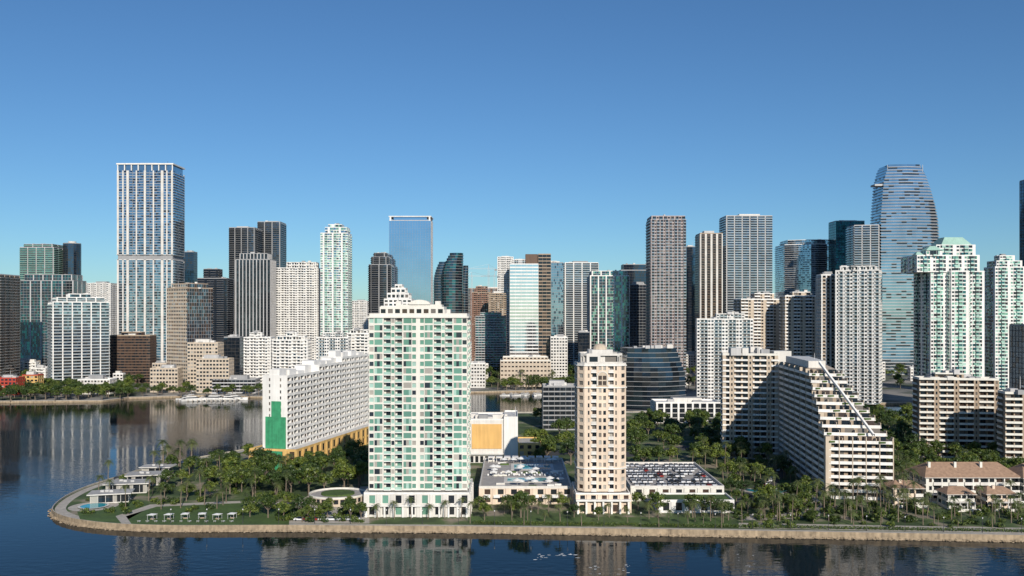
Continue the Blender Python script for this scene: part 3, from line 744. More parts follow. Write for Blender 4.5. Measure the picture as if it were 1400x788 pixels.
# ------------------------------------------------------------------ peach tower
def peach():
    mb = MB(); D = 352; x0, x1 = X(790, D), X(857, D); dp = 20; k = 2.6
    poly = [(x0+k, D), (x1-k, D), (x1, D+k), (x1, D+dp-k), (x1-k, D+dp), (x0+k, D+dp), (x0, D+dp-k), (x0, D+k)]
    OBST.append([(x0-2, D-6), (x1+2, D-6), (x1+2, D+dp+2), (x0-2, D+dp+2)])
    S = st(wall='peach', slab='white', rail='white2', glass=['gd', 'gbr', 'gc', 'gc2', 'gd', 'gc2'], fh=2.9, sp=.35, pw=.2, bd=1.1, bo=.3, capm='white2')
    z0, z1 = LAND+8, zt(500, D)
    b = {0: [('S', .4), ('w', .9), ('B', 1.1), ('S', .25), ('W', .9), ('W', .9), ('S', .25), ('B', 1.1), ('w', .9), ('S', .4)], 1: [('W', 1)], 7: [('W', 1)], 2: [('w', 1), ('B', 1.2), ('w', 1), ('B', 1.2), ('w', 1)], 6: [('w', 1), ('B', 1.2), ('w', 1), ('B', 1.2), ('w', 1)]}
    block(mb, poly, z0, z1, S, bays=b, par=1.0)
    for zz in (z0+9, z1-9, z1-.2):
        mb.prism(inset(poly, -.35), zz, zz+.35, 'white')
    S2 = dict(S); S2['wall'] = 'white2'
    t = scal(poly, .86, .86); zz = z1+.03
    block(mb, t, zz, zz+3.8, S2, par=.9)
    t2 = scal(poly, .5, .5); mb.prism(t2, zz+3.85, zz+6, 'white2', 'rooflt')
    c = cen(poly)
    r = 1.9; zc = z1-4.5; N = 12
    P_ = [(c[0]-r, zc-3.5)]+[(c[0]-r*cos(pi*i/N), zc+r*sin(pi*i/N)) for i in range(N+1)]+[(c[0]+r, zc-3.5)]
    mb.ng([(x, D-.5, z) for x, z in P_][::-1], 'beige')
    for kx in (-1, 0):
        for kz in range(2):
            a = c[0]+kx*1.75+.15; mb.q((a, D-.56, zc-3.2+kz*2.1), (a+1.4, D-.56, zc-3.2+kz*2.1), (a+1.4, D-.56, zc-1.6+kz*2.1), (a, D-.56, zc-1.6+kz*2.1), 'gbr')
    for (xa, za), (xb, zb) in zip(P_, P_[1:]):
        f = 1.18
        A_ = (c[0]+(xa-c[0])*f, D-.62, zc+(za-zc)*f if za > zc else za); B_ = (c[0]+(xb-c[0])*f, D-.62, zc+(zb-zc)*f if zb > zc else zb)
        mb.q((xa, D-.62, za), (xb, D-.62, zb), B_, A_, 'white2'); mb.q(A_, B_, (B_[0], D, B_[2]), (A_[0], D, A_[2]), 'white2')
    N = 14; rr = 3.0; zz += 6
    for i in range(N):
        for j in range(4):
            a0, a1 = 2*pi*i/N, 2*pi*(i+1)/N; e0, e1 = pi/2*j/4, pi/2*(j+1)/4
            def Q(a, e): return (c[0]+rr*cos(e)*cos(a), c[1]+rr*cos(e)*sin(a), zz+rr*.8*sin(e))
            mb.q(Q(a0, e0), Q(a1, e0), Q(a1, e1), Q(a0, e1), 'beige')
    clutter(mb, poly, z1, 4)
    bp_ = [(x0-1, D-2.5), (x1+1, D-2.5), (x1+1, D+dp+1), (x0-1, D+dp+1)]
    block(mb, bp_, LAND, z0-.6, st(pat='FW', bw=3, wall='peach', slab='white', glass=['gd', 'gbr'], fh=3.8, sp=.15, pw=.2), par=.6)
    for i in range(7):
        x = bp_[0][0]+.8+(bp_[1][0]-bp_[0][0]-1.6)*i/6; mb.box(x-.35, x+.35, D-4.2, D-3.4, LAND, LAND+5, 'white')
    mb.box(bp_[0][0], bp_[1][0], D-4.6, D-2.52, LAND+5, LAND+5.6, 'white')
    mb.obj('peach_apartment_tower')
peach()

# ------------------------------------------------------------------ hotel with green netting
def hotel():
    mb = MB()
    E0 = (X(359, 456), 456); E1 = (X(393, 452), 452)
    dx, dy = 24.5, 108
    def at(t, side):
        b_ = E1 if side else E0; return (b_[0]+dx*t, b_[1]+dy*t)
    S = st(pat='BW', bw=3.2, wall='white', slab='white', rail='white', glass=['gd', 'gbr', 'gd', 'gc2', 'gk'], fh=3.0, bd=1.4, bo=.2, roof='rooflt')
    segs = [(0, .34, 47.6), (.34, .62, 51), (.62, 1, 54)]
    for i, (a, b_, zt_) in enumerate(segs):
        pl = [at(a, 0), at(a, 1), at(b_, 1), at(b_, 0)]
        bays = {0: [('S', 1), ('w', .8), ('S', 1.4), ('w', .8), ('S', 1)] if i == 0 else [('S', 1)]}
        block(mb, pl, LAND+9, zt_, S, bays=bays)
        OBST.append(pl)
        for k in range(4):
            t = a+(b_-a)*(k+.5)/4; p = ((at(t, 0)[0]+at(t, 1)[0])/2, (at(t, 0)[1]+at(t, 1)[1])/2)
            mb.box(p[0]-U(2, 4), p[0]+U(2, 4), p[1]-4, p[1]+4, zt_+.03, zt_+U(2, 4.5), 'white', rot=-.2)
    q = [(E0[0]-5, E0[1]-6), (E1[0]+6, E1[1]-6), (E1[0]+dx+8, E1[1]+dy), (E0[0]+dx, E0[1]+dy)]
    SB = st(pat='FW', bw=5, wall='orange', slab='orange', glass=['gd', 'gbr', 'gd'], fh=4.8, sp=.12, pw=.22, roof='rooflt')
    block(mb, q, LAND, LAND+9.6, SB, par=.8); OBST.append(q)
    ex, ey = (E1[0]-E0[0]), (E1[1]-E0[1]); L = hypot(ex, ey); ex /= L; ey /= L
    def net(u0, u1, z0, z1, off):
        p0 = (E0[0]+ex*u0+ey*off, E0[1]+ey*u0-ex*off); p1 = (E0[0]+ex*u1+ey*off, E0[1]+ey*u1-ex*off)
        p2 = (p1[0]-ey*off, p1[1]+ex*off); p3 = (p0[0]-ey*off, p0[1]+ex*off)
        mb.prism([p0, p1, p2, p3], z0, z1, 'green')
    net(L*.14, L*.94, LAND+9.8, 27.5, .7); net(L*.38, L*.74, 27.5, 35.5, .7)
    mb.prism([(E0[0]+2, E0[1]-7.2), (E1[0]-1, E1[1]-6.9), (E1[0]-1, E1[1]-6.1), (E0[0]+2, E0[1]-6.1)], LAND, 11, 'green')
    mb.obj('white_hotel_building')
hotel()

def yellow():
    mb = MB(); D = 468; x0, xm, x1 = X(640, D)-6, X(689, D), X(724, D)
    pl = [(x0, D), (x1, D), (x1, D+30), (x0, D+30)]; OBST.append(pl)
    block(mb, [(x0, D), (xm, D), (xm, D+30), (x0, D+30)], LAND, zt(575, D), st(pat='S', wall='white2', slab='white', roof='rooflt'), par=.9)
    mb.box(X(645, D), xm-1.2, D-.35, D-.02, LAND+7.5, zt(580, D), 'yellow')
    block(mb, [(xm, D-1.2), (X(708, D), D-1.2), (X(708, D), D+30), (xm, D+30)], LAND, zt(573, D)+.5, st(pat='S', wall='white', slab='white', roof='rooflt'), par=.9)
    block(mb, [(X(708, D), D), (X(740, D), D), (X(740, D), D+24), (X(708, D), D+24)], LAND, zt(608, D), st(pat='W', wall='orange', slab='orange', sp=.3, pw=.25, bw=4), par=.7)
    for i in range(1, 7):
        x = X(645, D)+(xm-1.2-X(645, D))*i/7; mb.box(x-.07, x+.07, D-.45, D-.352, LAND+7.5, zt(580, D), 'orange')
    mb.box(x0, xm-.1, D-1.6, D-.02, LAND+4.6, LAND+5.2, 'white')
    for i in range(8):
        x = x0+2+i*2.6; mb.box(x, x+1.6, D-.1, D-.005, LAND+.3, LAND+3.6, 'gd')
    clutter(mb, pl, zt(575, D), 10)
    mb.obj('yellow_civic_building')
yellow()

def curveoffice():
    fl = []; D = 720
    T = fit(shape('bow', .5, 8), 843, 938, D); OBST.append(T)
    z = LAND; zt_ = zt(482, D)
    while z < zt_:
        t = z/zt_; pl = scal(T, 1-.18*max(0, t-.6)/.4, 1, -.05*max(0, t-.6)/.4); fl.append((pl, z, 3.9)); z += 3.9
    mb = floors_tower(fl, ['gdb', 'gk', 'gdb', 'gdb'], slab='grey', rail=None, rec=.7, bay=5)
    clutter(mb, T, z, 10)
    mb.obj('curved_glass_office')
curveoffice()
tower('glass_office_building', 741, 789, 530, 600, st(pat='G', wall='dark', frame='grey', slab='grey', glass=['gdb', 'gk', 'gd'], gs=.9, roof='rooflt'), asp=.9, clut=12)
tower('white_low_building', 890, 985, 552, 640, st(pat='FG', wall='white', slab='white', frame='white', glass=['gd', 'gk'], roof='rooflt'), asp=.5, clut=10)

# ------------------------------------------------------------------ terraced building
def terraced():
    fl = []; nfl = 18; fh = 2.95
    A0 = (133.5, 377); B0 = (160.5, 373)
    dx, dy = 9.0, 96.0
    SY, SX = 3.3, 1.45            # setback per terrace: back from the bay, in from the right-hand end
    def offs(i): 
        k = max(0, i-8); return k*SY, k*SX
    for i in range(nfl):
        o, ox = offs(i); t = o/dy
        p = [(A0[0]+dx*t, A0[1]+dy*t), (B0[0]+dx*t-ox, B0[1]+dy*t), (B0[0]+dx-ox*.3, B0[1]+dy), (A0[0]+dx, A0[1]+dy)]
        fl.append((p, LAND+i*fh, fh))
    OBST.append(fl[0][0])
    mb = floors_tower(fl, ['gd', 'gbr', 'gd', 'gd', 'gc2'], slab='white', rail='white', rec=2.3, bay=5.5, wallk='tan', rh=.95, deck='beige', roof='beige')
    # party walls dividing the terraces
    for i in range(8, nfl):
        o1, ox1 = offs(i); z = LAND+i*fh; w = 27-ox1
        for k in range(5):
            f = k/4; x = A0[0]+dx*o1/dy+w*f+(.3 if k == 0 else -.3 if k == 4 else 0); y = A0[1]+o1-4*f
            mb.box(x-.12, x+.12, y+.1, y+2.6, z+.36, z+2.4, 'beige')
            if k < 4 and R() < .5: mb.box(x+1, x+U(2.5, 4.5), y+.2-1*.9, y+.7-1*.9+.9, z+.36, z+1.1, 'grass')
    for k in range(9):
        t = k/8
        x, y = A0[0]+dx*t, A0[1]+dy*t
        nfk = min(nfl, 9+int(t*dy/SY))
        mb.box(x-.12, x+2.2, y-.2, y+.2, LAND, LAND+nfk*fh, 'beige')
    for k in range(6):
        x = A0[0]+(B0[0]-A0[0])*k/5; y = A0[1]+(B0[1]-A0[1])*k/5
        mb.box(x-.18, x+.18, y-.1+.02, y+2.2, LAND, LAND+9*fh, 'beige')
    # inclined stringer running down the terraces
    n_ = 10; yo = A0[1]-2.0
    p0 = (A0[0]+19, yo-1.5, LAND+9.5*fh); p1 = (A0[0]+5+dx*.33, yo+n_*SY, LAND+19.3*fh)
    mb.q((p0[0]-.4, p0[1], p0[2]), (p0[0]+.4, p0[1], p0[2]), (p1[0]+.4, p1[1], p1[2]), (p1[0]-.4, p1[1], p1[2]), 'white')
    for s in (-.4, .4):
        mb.q((p0[0]+s, p0[1], p0[2]-1.2), (p0[0]+s, p0[1], p0[2]), (p1[0]+s, p1[1], p1[2]), (p1[0]+s, p1[1], p1[2]-1.2), 'white')
    t = .45
    pl = [(A0[0]+dx*t+3, A0[1]+dy*t), (A0[0]+dx*t+11, A0[1]+dy*t), (A0[0]+dx+14, B0[1]+dy-2), (A0[0]+dx+3, A0[1]+dy-2)]
    mb.prism(pl, LAND+nfl*fh, LAND+nfl*fh+3.2, 'white2', 'rooflt')
    clutter(mb, pl, LAND+nfl*fh, 8)
    D = 478
    S = st(pat='BwB', bw=3.6, wall='beige', slab='white', rail='white', glass=['gd', 'gbr', 'gd', 'gc2'], fh=2.95, bd=1.8, bo=.5, rh=.7, capm='cream')
    w = fit(shape('rect', .45, -10), 986, 1064, D); block(mb, w, LAND, LAND+19*fh, S); OBST.append(w)
    clutter(mb, w, LAND+19*fh, 8, hmax=5)
    w2 = fit(shape('rect', .9, 0), 1052, 1082, D+4)
    mb.prism(w2, LAND, LAND+19.8*fh, 'white2', 'rooflt')
    mb.obj('terraced_apartment_building')
terraced()

SR = st(pat='BBw', bw=3.4, wall='tan', slab='cream', rail='cream', glass=['gd', 'gbr', 'gd', 'gc2'], fh=3.0, bd=1.6, bo=.5, rh=.85, capm='cream')
tower('beige_apartment_building', 1248, 1366, 513, 480, SR, asp=.3, rot=-9, tiers=[(.35, .5, -.1, 3)], clut=12)
tower('beige_apartment_building', 1364, 1470, 532, 440, SR, asp=.3, rot=-9, tiers=[(.35, .5, 0, 3)], clut=10)

def townhouse(px0, px1, D, h, rh, dp, wk='cream'):
    mb = MB(); x0, x1 = X(px0, D), X(px1, D)
    pl = [(x0, D), (x1, D), (x1, D+dp), (x0, D+dp)]; OBST.append(pl)
    block(mb, pl, LAND, LAND+h, st(pat='WB', bw=3, wall=wk, slab='white2', rail='white2', glass=['gd', 'gbr', 'gd'], fh=3.2), roof=False)
    z = LAND+h; e = inset(pl, -.8); m0 = (x0+dp*.25, D+dp/2, z+rh); m1 = (x1-dp*.25, D+dp/2, z+rh)
    E = [(*p, z) for p in e]
    mb.q(E[0], E[1], m1, m0, 'terra'); mb.q(E[2], E[3], m0, m1, 'terra'); mb.t(E[1], E[2], m1, 'terra'); mb.t(E[3], E[0], m0, 'terra')
    mb.ng([(p[0], p[1], z-.2) for p in e][::-1], 'white2')
    for i in range(4):
        a, b_ = e[i], e[(i+1) % 4]; mb.q((*a, z-.2), (*b_, z-.2), (*b_, z), (*a, z), 'white2')
    for i in range(int((x1-x0)/11)):
        x = x0+4+i*11; mb.box(x-.5, x+.5, D+dp*.3, D+dp*.3+1, z, z+rh+.5, wk)
    mb.box(x0+.5, x1-.5, D-2.4, D-.03, LAND+2.9, LAND+3.1, 'white2')
    k = int((x1-x0)/3.5)
    for i in range(k+1):
        x = x0+.8+(x1-x0-1.6)*i/k; mb.box(x-.15, x+.15, D-2.3, D-2.0, LAND, LAND+2.9, 'white2')
    mb.box(x0, x1, D-5.2, D-5.0, LAND, LAND+1.1, 'cream')
    mb.obj('tile_roof_townhouse')
townhouse(1266, 1394, 372, 10, 5.0, 18); townhouse(1400, 1480, 370, 10, 5.0, 16)
townhouse(1222, 1262, 364, 7.0, 2.4, 10, 'peach')
townhouse(1296, 1332, 357, 6, 2.4, 9, 'cream'); townhouse(1350, 1388, 357, 6, 2.4, 9, 'peach')

# ------------------------------------------------------------------ podium decks
M['pool'] = glass('pool_water', (.03, .33, .38), 0, .05, .03, spec=.3)
def podium(px0, px1, D0, D1, h, wk, pools=(), roof='deck'):
    mb = MB(); x0, x1 = X(px0, D0), X(px1, D0)
    pl = [(x0, D0), (x1, D0), (x1, D1), (x0, D1)]; OBST.append(pl)
    block(mb, pl, LAND, LAND+h, st(pat='FW', bw=4, wall=wk, slab='white2', glass=['gd', 'gk', 'gbr'], fh=3.8, sp=.25, pw=.2, roof=roof), par=1.0)
    z = LAND+h
    for (a, b_, c, d) in pools:
        mb.box(a-1.5, b_+1.5, c-2, d+2, z+.03, z+.16, 'white2'); mb.q((a, c, z+.18), (b_, c, z+.18), (b_, d, z+.18), (a, d, z+.18), 'pool')
    return mb, pl, z
mb, pl, z = podium(655, 782, 366, 438, 6.5, 'peach', pools=[(-2, 15, 381, 389), (1, 18, 411, 424)])
for i in range(40):
    x, y = U(pl[0][0]+2, pl[1][0]-2), U(368, 436)
    if 376 < y < 392 and -6 < x < 18: continue
    if 406 < y < 427 and -3 < x < 21: continue
    a, b_ = U(.6, 3), U(.5, 1.2); mb.box(x-a, x+a, y-b_, y+b_, z+.03, z+.7, random.choice(['white2', 'grass', 'cream', 'white']))
for i in range(9):
    x = pl[0][0]+2+i*3.9
    mb.box(x, x+3, 430, 434, z+2.4, z+2.7, 'white')
    for sx in (.2, 2.8):
        for sy in (430.2, 433.8): mb.box(x+sx-.1, x+sx+.1, sy-.1, sy+.1, z, z+2.4, 'white')
for i in range(9):
    x = pl[0][0]+2+i*4; mb.q((x, 364, LAND+3), (x+2.6, 364, LAND+3), (x+2.6, 365.9, LAND+4), (x, 365.9, LAND+4), 'awning')
mb.obj('pool_deck_podium')
mb, pl2, z2 = podium(862, 990, 372, 432, 5.5, 'cream')
mb.obj('parking_podium')
mb = MB()
xw0, xw1 = X(900, 350), X(1004, 350)
plw = [(xw0, 350), (xw1, 350), (xw1, 364), (xw0, 364)]; OBST.append(plw)
block(mb, plw, LAND, LAND+4.5, st(pat='FW', bw=3.5, wall='white', slab='white', fh=4.2, sp=.2, glass=['gd', 'gk'], roof='grass'), par=.7)
mb.obj('garden_pavilion')
mb = MB(); c = (X(462, 372), 372)
ring = [(c[0]+12*cos(a), c[1]+11*sin(a)) for a in [2*pi*i/28 for i in range(28)]]; OBST.append(ring)
block(mb, ring, LAND, LAND+3, st(pat='W', bw=3.2, wall='beige', slab='cream', fh=3, sp=.3, pw=.15, roof='deck', glass=['gd', 'gk']), par=.7)
mb.prism([(c[0]+7*cos(a), c[1]+6*sin(a)) for a in [2*pi*i/20 for i in range(20)]], LAND+3.05, LAND+3.7, 'grass')
mb.obj('round_forecourt_podium')
def pavil(px, D, w, d, h, rot=0):
    mb = MB(); x = X(px, D)
    r = radians(rot); T = [(-w/2, -d/2), (w/2, -d/2), (w/2, d/2), (-w/2, d/2)]
    pl = [(x+a*cos(r)-b*sin(r), D+a*sin(r)+b*cos(r)) for a, b in T]; OBST.append(pl)
    block(mb, inset(pl, 1.2), LAND, LAND+h-.4, st(pat='G', bw=3, wall='white', frame='white2', slab='white', glass=['gd', 'gk', 'gc'], fh=h), roof=False)
    mb.prism(pl, LAND+h-.4, LAND+h, 'white2', 'roof')
    for i in range(3):
        a = cen(pl); xo, yo = U(-w/4, w/4), U(-1, 1); mb.box(a[0]+xo-.6, a[0]+xo+.9, a[1]+yo-.6, a[1]+yo+.6, LAND+h+.01, LAND+h+.8, 'lgrey')
    mb.obj('beach_pavilion')
pavil(152, 372, 17, 10, 4, 14); pavil(176, 392, 19, 11, 4.5, 10); pavil(202, 410, 18, 11, 5, 12); pavil(216, 430, 15, 9, 5)
mb = MB(); c = (X(128, 362), 362)
for r0, r1, key, zz in ((0, 5, 'pool', .25), (5, 6, 'white2', .3), (6, 9.5, 'pave', .05)):
    N = 28
    for i in range(N):
        a, b_ = 2*pi*i/N, 2*pi*(i+1)/N
        mb.q((c[0]+r0*cos(a), c[1]+r0*sin(a), LAND+zz), (c[0]+r1*cos(a), c[1]+r1*sin(a), LAND+zz), (c[0]+r1*cos(b_), c[1]+r1*sin(b_), LAND+zz), (c[0]+r0*cos(b_), c[1]+r0*sin(b_), LAND+zz), key)
mb.obj('round_pool'); OBST.append([(c[0]-9, c[1]-9), (c[0]+9, c[1]-9), (c[0]+9, c[1]+9), (c[0]-9, c[1]+9)])
mb = MB(); c = gp(1050, 672)
kid = [(c[0]+(8+2.2*sin(3*a))*cos(a), c[1]+(6+1.8*cos(2*a))*sin(a)) for a in [2*pi*i/32 for i in range(32)]]
mb.ng([(x, y, LAND+.06) for x, y in inset(kid, -2.5)], 'pave'); mb.ng([(x, y, LAND+.1) for x, y in kid], 'pool'); mb.obj('garden_pool'); OBST.append(inset(kid, -2.5))

# ------------------------------------------------------------------ small objects
def umbrella():
    mb = MB(); mb.cyl((0, 0, 0), (0, 0, 2.6), .06, .05, 'steel')
    N = 8
    for i in range(N):
        a, b_ = 2*pi*i/N, 2*pi*(i+1)/N
        mb.t((1.7*cos(a), 1.7*sin(a), 2.1), (1.7*cos(b_), 1.7*sin(b_), 2.1), (0, 0, 2.8), 'awning')
        mb.q((1.7*cos(a), 1.7*sin(a), 1.9), (1.7*cos(b_), 1.7*sin(b_), 1.9), (1.7*cos(b_), 1.7*sin(b_), 2.1), (1.7*cos(a), 1.7*sin(a), 2.1), 'awning')
    mb.cyl((0, 0, 0), (0, 0, .12), .4, .35, 'grey', 8)
    return mb.mesh('parasol')
UM = umbrella()
def lounger():
    mb = MB(); mb.box(-.35, .35, -.9, .5, .3, .38, 'awning')
    mb.q((-.35, .5, .38), (.35, .5, .38), (.35, 1.05, .85), (-.35, 1.05, .85), 'awning')
    mb.q((-.35, 1.09, .8), (.35, 1.09, .8), (.35, .54, .33), (-.35, .54, .33), 'awning')
    for sx in (-.3, .3):
        for sy in (-.8, .4): mb.box(sx-.03, sx+.03, sy-.03, sy+.03, 0, .3, 'steel')
    return mb.mesh('sun_lounger')
LO = lounger()
def cabana():
    mb = MB()
    for sx in (-1.6, 1.6):
        for sy in (-1.6, 1.6): mb.box(sx-.07, sx+.07, sy-.07, sy+.07, 0, 2.5, 'steel')
    mb.box(-1.9, 1.9, -1.9, 1.9, 2.5, 2.62, 'awning')
    for i in range(4):
        a = [(-1.9, -1.9), (1.9, -1.9), (1.9, 1.9), (-1.9, 1.9)]; mb.t((*a[i], 2.63), (*a[(i+1) % 4], 2.63), (0, 0, 3.1), 'awning')
    mb.box(-1.0, 1.0, -.2, 1.0, 0, .45, 'tan')
    return mb.mesh('cabana')
CA = cabana()
for i in range(6): inst('cabana', CA, (*gp(208+i*22+U(-3, 3), 709+U(-1, 1.5)), LAND), U(-.3, .3), .75)
for i in range(12): inst('sun_lounger', LO, (*gp(190+i*11.5, 714), LAND), U(-.2, .2)+pi)
for i in range(26):
    x, y = U(pl[0][0]+2, pl[1][0]-2), random.choice([378, 393, 401, 406, 428, 372])+U(-1, 1); inst('parasol', UM, (x, y, z+.02), R()*3, U(.9, 1.15))
for i in range(30):
    x, y = pl[0][0]+3+i*1.15, 394+U(-.3, .3)+(4 if i % 2 else 0); inst('sun_lounger', LO, (x, y, z+.03), U(-.1, .1))

def car(paint):
    mb = MB()
    prof = [(-2.2, .35), (-2.25, .75), (-2.1, .95), (-1.5, 1.0), (-1.0, 1.42), (.35, 1.45), (1.0, 1.0), (1.9, .9), (2.2, .7), (2.2, .35)]
    hw = lambda z: .88 if z < 1.05 else .68
    n = len(prof)
    for i in range(n-1):
        (a, za), (b_, zb) = prof[i], prof[i+1]
        k = 'gd' if i in (3, 5) else paint
        mb.q((a, -hw(za), za), (a, hw(za), za), (b_, hw(zb), zb), (b_, -hw(zb), zb), k)
    for s in (-1, 1):
        mb.ng([(x, s*.88, z_) for x, z_ in (prof[0], prof[1], prof[2], prof[3], prof[6], prof[7], prof[8], prof[9])], paint)
        mb.q((-1.5, s*.885, 1.0), (1.0, s*.885, 1.0), (.35, s*.68, 1.45), (-1.0, s*.68, 1.42), 'gd')
        for wx in (-1.4, 1.35):
            mb.cyl((wx, s*.72, .33), (wx, s*.92, .33), .33, .33, 'dark', 10)
    return mb.mesh('parked_car')
M['cw'] = wall('car_white', (.7, .7, .7), rough=.3); M['cs'] = wall('car_silver', (.45, .46, .48), rough=.3)
M['ck'] = wall('car_black', (.03, .03, .03), rough=.25); M['crd'] = wall('car_red', (.25, .03, .02), rough=.3)
CARS = [car(k) for k in ('cw', 'cw', 'cw', 'cs', 'cs', 'ck', 'crd')]
CARW = [CARS[i] for i in (0, 0, 0, 3, 3, 0, 3, 0, 5, 6)]
for r_ in range(8):
    for i in range(18):
        if R() < .12: continue
        x = pl2[0][0]+3+i*2.35; y = 376+r_*6.8+(1.2 if r_ % 2 else 0)
        if x > pl2[1][0]-2: continue
        inst('parked_car', random.choice(CARW), (x, y, z2+.03), pi/2+(pi if R() < .5 else 0))
for i in range(14):
    t = i/13; inst('parked_car', random.choice(CARS), (*gp(1040+t*45+3, 672-t*60), LAND+.02), pi/2-.35)
for i in range(12):
    inst('parked_car', random.choice(CARS), (-450+i*32+U(-6, 6), 883+(i*32)*45/410, LAND+.03), .11)
for i in range(8):
    inst('parked_car', random.choice(CARS), (*gp(410+i*11, 712), LAND+.03), U(-.1, .1))

def lamp():
    mb = MB(); mb.cyl((0, 0, 0), (0, 0, 5), .09, .06, 'dark'); mb.cyl((0, 0, 0), (0, 0, .5), .18, .12, 'dark', 8)
    mb.cyl((0, 0, 5), (0, 0, 5.5), .14, .26, 'awning', 8); mb.cyl((0, 0, 5.5), (0, 0, 5.75), .3, .05, 'dark', 8)
    return mb.mesh('street_lamp')
LA = lamp()
def frontY(x):
    P_ = sorted([(420, 300), (181, 312), (80, 319), (-16, 325), (-80, 327), (-130, 327)])
    for (a, b_), (c, d) in zip(P_, P_[1:]):
        if a <= x <= c: return b_+(d-b_)*(x-a)/(c-a)
    return 327
for i in range(24):
    x = -128+i*13.5; inst('street_lamp', LA, (x, frontY(x)+5.6, LAND))

def yacht():
    mb = MB(); L = 9
    secs = []
    for i in range(9):
        t = i/8; x = -L+2*L*t; w = 2.4*(1-max(0, (t-.45)/.55)**2.2); zk = 1.5+.7*t*t
        secs.append([(x, -w, zk), (x, -w*.75, .1), (x, 0, -.3), (x, w*.75, .1), (x, w, zk)])
    for a, b_ in zip(secs, secs[1:]):
        for j in range(4): mb.q(a[j], b_[j], b_[j+1], a[j+1], 'white')
        mb.q(a[4], b_[4], b_[0], a[0], 'white2')
    mb.ng(secs[0], 'white')
    def cab(x0, x1, w, z0, z1, sl, k):
        a = [(x0, -w, z0), (x1, -w, z0), (x1, w, z0), (x0, w, z0)]; b_ = [(x0+.2, -w*.85, z1), (x1-sl, -w*.85, z1), (x1-sl, w*.85, z1), (x0+.2, w*.85, z1)]
        for i in range(4): mb.q(a[i], a[(i+1) % 4], b_[(i+1) % 4], b_[i], k)
        mb.ng(b_, 'white')
    cab(-6, 4.5, 1.9, 1.6, 2.2, .4, 'white'); cab(-5.8, 4, 1.75, 2.2, 3.1, 1.4, 'gd'); cab(-5.5, 1.8, 1.6, 3.1, 3.6, .5, 'white')
    mb.box(-4, 0, -1.4, 1.4, 5.0, 5.15, 'white')
    for sx in (-3.8, -.2):
        for sy in (-1.2, 1.2): mb.box(sx-.05, sx+.05, sy-.05, sy+.05, 3.6, 5.0, 'steel')
    mb.cyl((-2, 0, 5.1), (-2.4, 0, 7.5), .06, .03, 'steel')
    return mb.mesh('motor_yacht')
YA = yacht()
for i in range(13):
    inst('motor_yacht', YA, (X(250+i*6.4, 822)+U(-1, 1), 818+U(-4, 10), 0), random.choice([pi, 0, 2.9, .2])+U(-.2, .2), U(.6, 1.3))
for i in range(7):
    inst('motor_yacht', YA, (X(690+i*8, 860), 868+U(-3, 5), 0), U(0, 3), U(.5, .8))
mb = MB(); mb.box(X(246, 830), X(330, 830), 832, 834, .6, .9, 'pave')
for i in range(14):
    x = X(248+i*6.2, 830); mb.box(x-.4, x+.4, 812, 832, .6, .85, 'pave'); mb.cyl((x, 812, -1), (x, 812, 2), .2, .2, 'tan')
mb.obj('marina_dock')

# ------------------------------------------------------------------ vegetation
def tree_mesh(seed, h, r, nc=38, leafn=42, ls=.42, dark=False):
    random.seed(seed); mb = MB()
    th = h*.42
    mb.cyl((0, 0, -.2), (.1, 0, th), .38, .24, 'bark', 7)
    for i in range(6):
        a = 2*pi*i/6+U(-.4, .4); mb.cyl((.08, 0, th*U(.7, 1)), (r*.6*cos(a), r*.6*sin(a), h*U(.6, .8)), .18, .05, 'bark', 5)
    for c in range(nc):
        a = U(0, 2*pi); e = U(-.25, 1)*pi/2; rr = U(.45, 1)
        cx, cy, cz = r*rr*cos(e)*cos(a), r*rr*cos(e)*sin(a), h*.62+h*.34*rr*sin(e)
        cr_ = r*U(.2, .34); key = 'leafd' if (dark or R() < .35) else 'leaf'
        for l in range(leafn):
            v = Vector((random.gauss(0, 1), random.gauss(0, 1), random.gauss(.25, 1))).normalized()
            p = Vector((cx, cy, cz))+v*cr_*U(.6, 1.05); p.z = cz+(p.z-cz)*.75
            nn = (v+Vector((U(-.7, .7), U(-.7, .7), U(-.3, .9)))).normalized()
            t1 = nn.orthogonal().normalized(); t2 = nn.cross(t1); ang = U(0, pi); s = ls*U(.6, 1.3)
            d1 = (t1*cos(ang)+t2*sin(ang))*s; d2 = (t2*cos(ang)-t1*sin(ang))*s*.6
            mb.q(tuple(p-d1), tuple(p-d2), tuple(p+d1), tuple(p+d2), key)
    return mb.mesh('broadleaf_tree')
TREES = [tree_mesh(100+i, U(8, 12), U(3.8, 5.8), dark=(i % 4 == 0)) for i in range(8)]
def bush_mesh(seed):
    random.seed(seed); mb = MB()
    for i in range(4): mb.cyl((0, 0, -.1), (U(-.5, .5), U(-.5, .5), 1), .06, .03, 'bark', 4)
    for c in range(14):
        cx, cy, cz = U(-1.3, 1.3), U(-1.3, 1.3), U(.4, 1.5)
        for l in range(26):
            v = Vector((random.gauss(0, 1), random.gauss(0, 1), random.gauss(.3, 1))).normalized(); p = Vector((cx, cy, cz))+v*.6
            t1 = v.orthogonal().normalized(); t2 = v.cross(t1); s = U(.15, .32)
            mb.q(tuple(p-t1*s), tuple(p-t2*s*.7), tuple(p+t1*s), tuple(p+t2*s*.7), 'leaf' if c % 2 else 'leafd')
    return mb.mesh('shrub')
BUSH = [bush_mesh(50+i) for i in range(3)]
